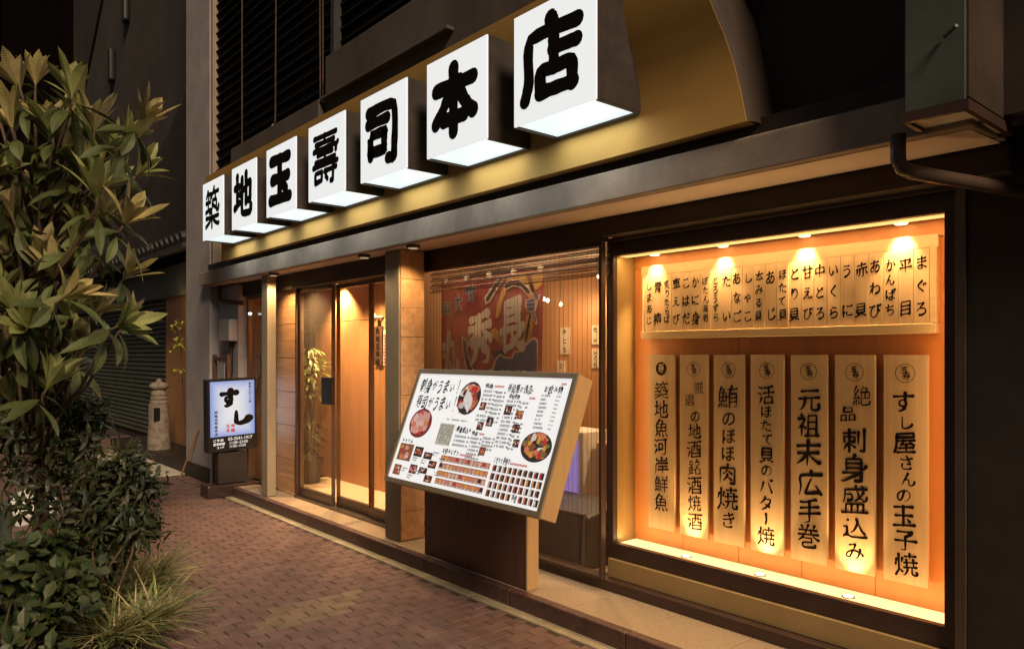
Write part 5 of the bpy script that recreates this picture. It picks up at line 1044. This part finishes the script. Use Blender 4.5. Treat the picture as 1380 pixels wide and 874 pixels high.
MB().tube([(-8.02, 3.32, .093), (-8.0, 3.32, .9), (-7.96, 3.30, 1.3)], [.014, .01, .006], 7).build('stem', M['bark'], ip)
lf, uv = MB(), []
for k in range(70):
    a = r2.uniform(0, 6.28); q = r2.uniform(.02, .12); z = r2.uniform(1.15, 1.72); g = r2.uniform(.6, 1.2)
    leaf(lf, uv, (-7.98 + q*math.cos(a), 3.31 + .6*q*math.sin(a), z), (math.cos(a), math.sin(a)*.5, r2.uniform(-.6,.4)), (0,0,1), .09, .032, .3, .2, (g, g, g), 3)
lf.build('foliage', M['leaf_in'], ip, uv=uv)

# ------------------------------------------------------------------ small fittings on the shop front
mbx = thing('meter_box', 'pale grey utility box on the wall left of the entrance, with a tiny white lamp', 'utility box', (-8.3, 3.07, 1.64))
MB().box(-8.50, -8.19, 2.95, 3.049, 1.645, 1.885).build('box', M['plaster'], mbx, bevel=.008); MB().tube([(-8.32, 3.02, 1.645), (-8.32, 3.02, 1.30)], .022).build('conduit', M['dark'], mbx)
M['led'] = emis('white_led', (.9,1,.95), 3)
MB().lathe(-8.02, 3.12, [(.012, 1.93), (.022, 1.942), (.012, 1.956)], 10).build('lamp', M['led'], mbx)
tag(MB().tube([(-8.62, 3.0, 2.283), (-8.62, 3.0, 2.14), (-8.58, 3.02, 2.10), (-8.1, 3.08, 2.06)], .026).build('drain_pipe', M['pipe'], smooth=True), 'short bent dark drain pipe under the far end of the canopy', 'pipe')
tag(MB().tube([(-1.12, 2.80, 2.29), (-1.12, 2.80, 2.20), (-1.112, 2.812, 2.17), (-1.09, 2.85, 2.157), (-.865, 3.30, 2.115)], .026, 12).build('drain_pipe', M['pipe'], smooth=True), 'bent drain pipe under the green projecting sign above the display window', 'pipe')
rk = thing('notice_rack', 'dark wooden rack with a pale panel standing behind the floor sign', 'rack', (-8.6, 3.0, 0))
MB().box(-8.74, -8.70, 2.96, 3.0, 0, 1.50).box(-8.30, -8.26, 2.96, 3.0, 0, 1.50).box(-8.70, -8.30, 2.965, 2.995, 1.42, 1.47).box(-8.70, -8.30, 2.97, 2.99, .05, 1.0).build('rack_frame', M['darkwood'], rk, bevel=.003)
MB().box(-8.62, -8.40, 2.975, 2.985, 1.06, 1.40).build('notice_panel', M['plaster'], rk)
tag(MB().tube([(-9.45, 2.82, 0), (-9.12, 2.925, .62)], .012).build('leaning_pole', M['bamboo']), 'thin wooden pole leaning on the grey corner pillar', 'pole')
gs = thing('projecting_sign', 'unlit green sign box projecting over the pavement above the right of the display window', 'sign', (-.97, 2.9, 2.3))
MB().box(-1.06, -.87, 2.70, 3.13, 2.33, 4.6).build('sign_body', [M['green']], gs, bevel=.004)
MB().box(-.869, -.862, 2.705, 3.125, 2.34, 4.6).build('side_panel', M['brownside'], gs)
MB().box(-1.068, -.858, 2.69, 2.71, 2.295, 2.33).box(-1.068, -.858, 3.12, 3.14, 2.295, 2.33).box(-1.068, -1.05, 2.71, 3.12, 2.295, 2.33).box(-.876, -.858, 2.71, 3.12, 2.295, 2.33).box(-1.05, -.876, 2.905, 2.925, 2.30, 2.33).build('bottom_frame', M['brownm'], gs)
MB().box(-1.05, -.876, 2.711, 2.904, 2.306, 2.318).build('bottom_panel', M['milk'], gs); MB().box(-1.05, -.876, 2.926, 3.119, 2.306, 2.318).build('bottom_panel', M['milk'], gs)
MB().tube([(-.93, 2.69, 2.55), (-.88, 2.65, 2.56)], .006).build('hook', M['blackm'], gs)
for i, (x, z0, z1) in enumerate(((-7.75, 3.62, 8), (-6.9, 3.72, 8), (-5.95, 3.64, 8), (-5.9, 3.7, 8))):
    c = thing('hanging_cable', 'thin cable on the louvres, ' + ('far left with a hook at its end', 'faint and slightly curved, second from left', 'left strand of a close pair', 'right strand of a close pair')[i], 'cable', (x, 2.9, z0), 'cables hanging on the upper wall')
    MB().tube([(x, 2.93, z1), (x + .03*math.sin(i*2), 2.93, (z0+z1)/2), (x, 2.93, z0)], .007, 6).build('strand', M['pipe'], c)
    MB().tube([(x, 2.93, z0 + .02), (x - .03, 2.91, z0 - .03), (x + .02, 2.90, z0 - .07)], .016, 6).build('hook', M['pipe'], c)

# ------------------------------------------------------------------ next door
nb = thing('neighbour_building', 'dark neighbouring building with a closed roller shutter and tiled eave', 'building', (-14, 4, 0))
Q = lambda name, mb, m, **k: mb.build(name, M[m], nb, **k)
M['nwall'] = mat('dim_render', (.045,.040,.038), .9, scale=1.2, var=.3, bump=.2); M['nwall2'] = mat('dark_render', (.022,.014,.012), .9, scale=1.5, var=.4)
Q('upper_wall', MB().box(-20, -9.70, 3.62, 8, 2.9, 11), 'nwall')
Q('dark_wall', MB().prism([(-16.2, 3.1), (-9.8, 3.1), (-9.8, 6.2), (-13.5, 4.6)], 3.55, 3.619, 'y'), 'nwall2')
Q('stair_soffit', MB().prism([(-20, 6.6), (-20, 11), (-14.5, 11)], 3.57, 3.618, 'y'), 'nwall2')
for x, z in ((-16.3, 7.2), (-15.2, 8.0), (-14.0, 9.3)): Q('wall_bracket', MB().box(x - .12, x + .12, 3.50, 3.619, z - .32, z + .32), 'blackm', bevel=.04)
ev = MB()
for k in range(46): ev.tube([(-20 + k*.225, 2.95, 2.98), (-20 + k*.225, 3.62, 3.22)], .07, 8)
ev.prism([(2.93, 2.90), (3.62, 3.14), (3.62, 3.06), (2.93, 2.84)], -20.1, -9.72); Q('tiled_eave', ev, 'rtile', smooth=False)
Q('lintel', MB().box(-20, -9.72, 3.42, 3.62, 2.38, 2.84), 'shutter')
sh = MB()
for k in range(29): sh.prism([(3.60, .12 + k*.078), (3.575, .135 + k*.078), (3.575, .17 + k*.078), (3.60, .19 + k*.078)], -19.5, -12.75)
Q('roller_shutter', sh, 'shutter'); Q('shutter_wall', MB().box(-20, -12.75, 3.605, 3.7, 0, 2.38), 'nwall2')
Q('door_jamb', MB().box(-12.74, -9.72, 3.58, 3.75, .0, 2.38), 'wall_wood')
plat = MB().box(-13.6, -9.70, 2.96, 3.57, -.01, .12); Q('stone_step', plat, 'dark', bevel=.01)
lamp('assumed_porch_light', 'POINT', (-11.3, 3.25, 2.2), 3.2, (1,.65,.3), nb, .06)  # assumed lamp, out of sight, put in for the warm-lit jamb
sl_ = thing('stone_lantern', 'round weathered stone lantern with a small window, standing before the roller shutter', 'stone lantern', (-11.6, 3.12, .12))
lx, ly = -11.55, 3.15
MB().lathe(lx, ly, [(.16, .121), (.155, .2), (.14, .50), (.14, .78)], 22).build('shaft', M['stone'], sl_)
MB().lathe(lx, ly, [(.12, .781), (.125, .80), (.11, .83), (.118, .86), (.102, .89), (.11, .92), (.09, .98)], 22).build('neck', M['stone'], sl_)
MB().lathe(lx, ly, [(.085, .981), (.13, 1.01), (.135, 1.05), (.09, 1.09), (.035, 1.10), (.04, 1.12), (.015, 1.145)], 22).build('cap', M['stone'], sl_, smooth=True)
MB().box(lx + .10, lx + .137, ly - .10, ly - .02, .54, .73).build('lantern_opening', M['blackm'], sl_)
vn = thing('climbing_plant', 'thin climber with bright yellow-green leaves at the edge of the grey pillar', 'plant', (-10.75, 3.2, .12))
MB().tube([(-10.7, 3.3, .121), (-10.78, 3.25, 1.0), (-10.7, 3.2, 1.7), (-10.85, 3.18, 2.0)], .006, 5).build('stem', M['bark'], vn)
lf, uv = MB(), []
for k in range(60):
    t = r2.random(); z = r2.choice([1.25, 1.62, 1.68, 1.95, 1.9]) + r2.uniform(-.08, .06); a = r2.uniform(0, 6.28)
    leaf(lf, uv, (-10.75 + r2.uniform(-.22,.16), 3.2 + r2.uniform(-.08,.06), z), (math.cos(a), math.sin(a)*.5, -.3), (0,0,1), .07, .035, .2, .2, (1,1,1), 3)
lf.build('foliage', M['leaf_vine'], vn, uv=uv)
lamp('assumed_porch_spot', 'POINT', (-10.5, 2.9, 2.35), .8, (1,.8,.4), nb, .04)  # assumed lamp, unseen, beside the yellow-lit climber
tag(MB().box(-70, -24, 2.6, 14, 0, 16).build('distant_building', mat('near_black_wall', (.004,.003,.003), 1, spec=0), bevel=.05), 'near-black building block far down the street on the left', 'building')  # base colour lowered to near black because the sun lit the block
sg = thing('signal_lamp', 'tiny red lamp glowing far behind the loquat leaves at the left edge', 'signal lamp', (-23.6, 2.5, 0))
MB().tube([(-23.6, 2.5, 0), (-23.6, 2.5, 2.0)], .05).build('pole', M['dark'], sg); M['redlamp'] = emis('red_lamp', (1,.03,.02), 3)
MB().box(-23.72, -23.5, 2.4, 2.6, 1.7, 2.1).build('lamp_head', M['blackm'], sg); MB().lathe(-23.44, 2.52, [(.02, 1.86), (.06, 1.9), (.06, 1.95), (.02, 1.99)], 12).build('lens', M['redlamp'], sg)

# ------------------------------------------------------------------ the planting bed on the left
def at(px, py, t):
    a, b = (px - 690) / 1000, (477 - py) / 1000
    return Vector(((-math.cos(HEAD) + a*math.sin(HEAD)) * t, (math.sin(HEAD) + a*math.cos(HEAD)) * t, 1.5 + b*t))
CR = Vector((math.sin(HEAD), math.cos(HEAD), 0)); CD = Vector((-math.cos(HEAD), math.sin(HEAD), 0)); UPV = Vector((0,0,1))
sm_ = MB(); gx, gy = 24, 10
for i in range(gx + 1):
    for j in range(gy + 1):
        u, v = i/gx, j/gy; e = min(1, 6*min(u, 1-u, 1-v)) if j else min(1, 6*min(u, 1-u))
        yy = -.6 + 1.75*v
        sm_.v.append((-7.2 + 5.4*u, yy, .004 + (.06 + .03*math.sin(i*1.9 + j)) * e))
for i in range(gx):
    for j in range(gy): a = i*(gy+1) + j; sm_.f.append((a, a+gy+1, a+gy+2, a+1)); sm_.c.append(None)
struct(sm_.build('planting_soil', M['soil'], smooth=True))
r3 = random.Random(77)
lq = thing('loquat_tree', 'loquat tree with whorls of long ribbed tan-green leaves at the left edge', 'tree', (-4.6, .62, .05))
whorls = [(40,112,-.1,1),(85,128,.1,1),(112,175,.3,.9),(168,168,.9,.5),(20,118,-.4,.8),(60,180,.0,.8),(100,240,.5,.5),(20,225,-.5,.6),(60,300,.1,.6),(118,300,.7,.5),(150,300,.9,.5),(15,320,-.4,.5),
 (95,370,.4,.7),(150,372,.9,.3),(40,395,-.1,.7),(115,420,.7,.1),(60,455,.0,.6),(15,420,-.5,.6),(140,440,.8,-.1),(30,500,-.2,.6),(95,475,.5,.5),(10,480,-.6,.4),(70,255,.3,.3),(10,170,-.5,.8),(130,205,.8,.6),(35,265,.0,.4),(48,350,.2,.3),(75,400,.5,.0),(-15,250,-.6,.4),(-20,400,-.6,.3),(-15,130,-.5,.8),(85,330,.4,.2),(30,440,.2,-.2),(10,540,-.2,.4),(55,520,.4,.3),(125,250,.9,.2),(150,190,.9,.5),(165,235,.9,.3),(150,440,.8,.2)]
whorls += [(r3.uniform(-20, 150 - .25*abs(py - 280)), py, r3.uniform(-.6,.8), r3.uniform(.1,.9)) for py in range(130, 560, 27)]
root = Vector((-4.55, .62, .05)); trunk_top = at(48, 430, 4.25)
tk = MB(); tk.tube([root, at(60, 640, 4.3), at(42, 540, 4.3), trunk_top, at(55, 300, 4.2), at(60, 190, 4.15)], [.045, .036, .03, .026, .018, .01], 9)
lf, uv = MB(), []; brn = MB()
for (px, py, dx, dz) in whorls:
    px = px*1.10 + 4; t = r3.uniform(3.75, 4.65); c = at(px, py, t)
    ax = (CR*dx*.8 + UPV*(dz + .35) + CD*r3.uniform(-.35, .25)).normalized()
    st_ = at(48 + .15*(px - 48), min(620, py + 130), 4.25)
    brn.tube([st_, (st_ + c)/2 - UPV*.06, c - ax*.05, c], [.013, .010, .008, .006], 6)
    e1 = ax.cross(Vector((.3,.5,.1))).normalized(); e2 = ax.cross(e1); n = r3.randint(13, 17); fresh = r3.random()
    for k in range(n):
        th = k*2.4 + r3.uniform(-.3,.3); q = k/n
        old = k < 6                                        # older leaves hang lower, darker and glossier green
        an = r3.uniform(1.15, 1.9) if old else .22 + .62*(1 - q) + r3.uniform(-.12, .14)
        d = ax*math.cos(an) + (e1*math.cos(th) + e2*math.sin(th))*math.sin(an) - UPV*(.35 if old else .02)
        g = r3.uniform(.7, 1.2)
        if old: col = (g*.26, g*.38, g*.22)
        else: col = (g*1.02, g*.97, g*.82) if fresh < .35 else (g*.78, g*.95, g*.62) if fresh < .8 else (g*1.15, g*1.08, g*.8)
        leaf(lf, uv, c - ax*(r3.uniform(.03, .12) if old else .03*q), d, ax if abs(d.normalized().dot(ax)) < .95 else UPV, r3.uniform(.16, .27), r3.uniform(.046, .066), r3.uniform(.25, .6) if old else r3.uniform(-.05, .22), r3.uniform(.2, .45), col, 6, widest=.62)
tk.v and tk.build('trunk', M['bark'], lq, smooth=True); brn.build('branches', M['bark'], lq, smooth=True)
lf.build('foliage', M['leaf_big'], lq, uv=uv)
# leafy evergreen bush below it
def bush(name, label, clumps, n, ln, wd, m, base, seed, curl=.3, loc=None, sprig=True):
    r = random.Random(seed); t_ = thing(name, label, 'shrub', loc or base); lf, uv = MB(), []; tw = MB()
    for (px, py, rad, t) in clumps:
        c = at(px, py, t); R_ = rad*t/1000
        tw.tube([Vector(base) + Vector((r.uniform(-.08,.08), r.uniform(-.08,.08), 0)), (Vector(base) + c)/2 + Vector((r.uniform(-.1,.1), r.uniform(-.1,.1), 0)), c], [.010, .007, .004], 6)
        for s in range(n):
            v = Vector((r.gauss(0,1), r.gauss(0,1), r.gauss(0,1))).normalized() * R_ * r.random()**.45
            tip = c + v; ax = (v.normalized()*.8 + UPV*.5 + Vector((r.gauss(0,.4), r.gauss(0,.4), r.gauss(0,.4)))).normalized()
            e1 = ax.cross(Vector((.3,.5,.1))).normalized(); e2 = ax.cross(e1); g0 = r.uniform(.6,1.25)
            for k in range(6):
                th = k*2.4; d = ax*r.uniform(.25,.8) + (e1*math.cos(th) + e2*math.sin(th))*.8 - UPV*.15; g = g0*r.uniform(.8,1.25)
                leaf(lf, uv, tip - ax*.02*k, d, ax, ln*r.uniform(.7,1.2), wd*r.uniform(.7,1.2), curl*r.uniform(.4,1.6), .2, (g*r.uniform(.9,1.2), g, g*r.uniform(.8,1)), 3)
    tw.build('stems', M['bark'], t_, smooth=True); lf.build('foliage', m, t_, uv=uv); return t_
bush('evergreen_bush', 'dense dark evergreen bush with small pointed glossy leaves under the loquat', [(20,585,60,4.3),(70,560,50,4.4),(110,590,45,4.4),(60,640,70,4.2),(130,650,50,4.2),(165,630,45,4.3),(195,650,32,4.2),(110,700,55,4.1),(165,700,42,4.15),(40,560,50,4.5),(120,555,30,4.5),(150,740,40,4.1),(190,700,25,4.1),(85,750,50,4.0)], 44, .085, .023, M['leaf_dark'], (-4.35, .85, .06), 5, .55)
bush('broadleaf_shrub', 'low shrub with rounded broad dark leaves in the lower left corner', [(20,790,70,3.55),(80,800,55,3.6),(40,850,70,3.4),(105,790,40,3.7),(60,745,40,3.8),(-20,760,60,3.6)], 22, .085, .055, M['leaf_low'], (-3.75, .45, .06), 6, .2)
# variegated grass: tufts one can point at
def tuft(px, t, n, ln, seed, label):
    r = random.Random(seed); p = at(px - 14, 860, t); p.z = .03
    g = thing('striped_grass', label, 'grass tuft', p, 'tufts of striped grass along the bed'); lf, uv = MB(), []
    for k in range(n):
        a = r.uniform(0, 6.28); sp_ = r.uniform(.15, 1.0); d = Vector((math.cos(a)*sp_, math.sin(a)*sp_, r.uniform(.6, 1.1)))
        g_ = r.uniform(.5, 1.25); col = (g_*1.1, g_, g_*.8) if r.random() < .6 else (g_*.45, g_*.65, g_*.35)
        leaf(lf, uv, p + Vector((r.uniform(-.06,.06), r.uniform(-.06,.06), 0)), d, UPV, ln*r.uniform(.5,1.0), r.uniform(.007,.012), r.uniform(.5,1.0), .15, col, 5, widest=.35)
    lf.build('blades', M['blade'], g, uv=uv)
for i, (px, t, n, ln, w) in enumerate(((205,4.55,260,.44,'tallest at the pavement corner under the dark bush'),(165,4.3,260,.42,'beside the tallest tuft, towards the bed'),(215,3.95,240,.38,'spilling over the bed edge at the bottom of the view'),(160,3.75,220,.38,'in the foreground beside the broad-leaved shrub'),(120,4.1,200,.36,'half hidden between the shrub and the dark bush'),(60,4.7,110,.40,'behind the broad-leaved shrub, deep in the bed'),(230,4.9,90,.26,'smallest and farthest along the bed edge'))):
    tuft(px, t, n, ln, 200 + i, 'tuft of cream-striped arching grass ' + w)
# odds and ends beyond the bush
bp = at(8, 725, 5.0)
bo = thing('bollard', 'short grey metal bollard at the left edge beyond the bushes', 'bollard', (bp.x, bp.y, 0))
MB().tube([(bp.x, bp.y, .0), (bp.x, bp.y, .48)], .035, 12).build('post', M['green'], bo); MB().lathe(bp.x, bp.y, [(.036, .481), (.03, .50), (.01, .51)], 12).build('cap', M['green'], bo)
def bag(px, py, t, s, label, seed):
    r = random.Random(seed); c = at(px, py, t); bm = bmesh.new(); bmesh.ops.create_icosphere(bm, subdivisions=4, radius=1)
    for v in bm.verts:
        n_ = v.co.copy(); w = 1 + .10*math.sin(n_.x*5 + seed) * math.sin(n_.y*6) + .06*math.sin(n_.z*9 + n_.x*7 + seed)
        top = max(0, n_.z - .45); v.co = Vector((n_.x*s*w*(1 - top*1.1), n_.y*s*w*.85*(1 - top*1.1), max(-.62, n_.z)*s*w + top*s*.5))
    me = bpy.data.meshes.new('plastic_bag'); bm.to_mesh(me); bm.free(); me.materials.append(M['bag'])
    for p in me.polygons: p.use_smooth = True
    o = bpy.data.objects.new('plastic_bag', me); COL.objects.link(o); o.location = (c.x, c.y, .62*s + .001)
    tag(o, label, 'bag', 'white plastic bags by the bushes')
bag(32, 715, 6.6, .17, 'larger crumpled white plastic bag on the pavement beside the bollard', 2); bag(62, 700, 6.9, .12, 'smaller white plastic bag right of the larger one', 5)
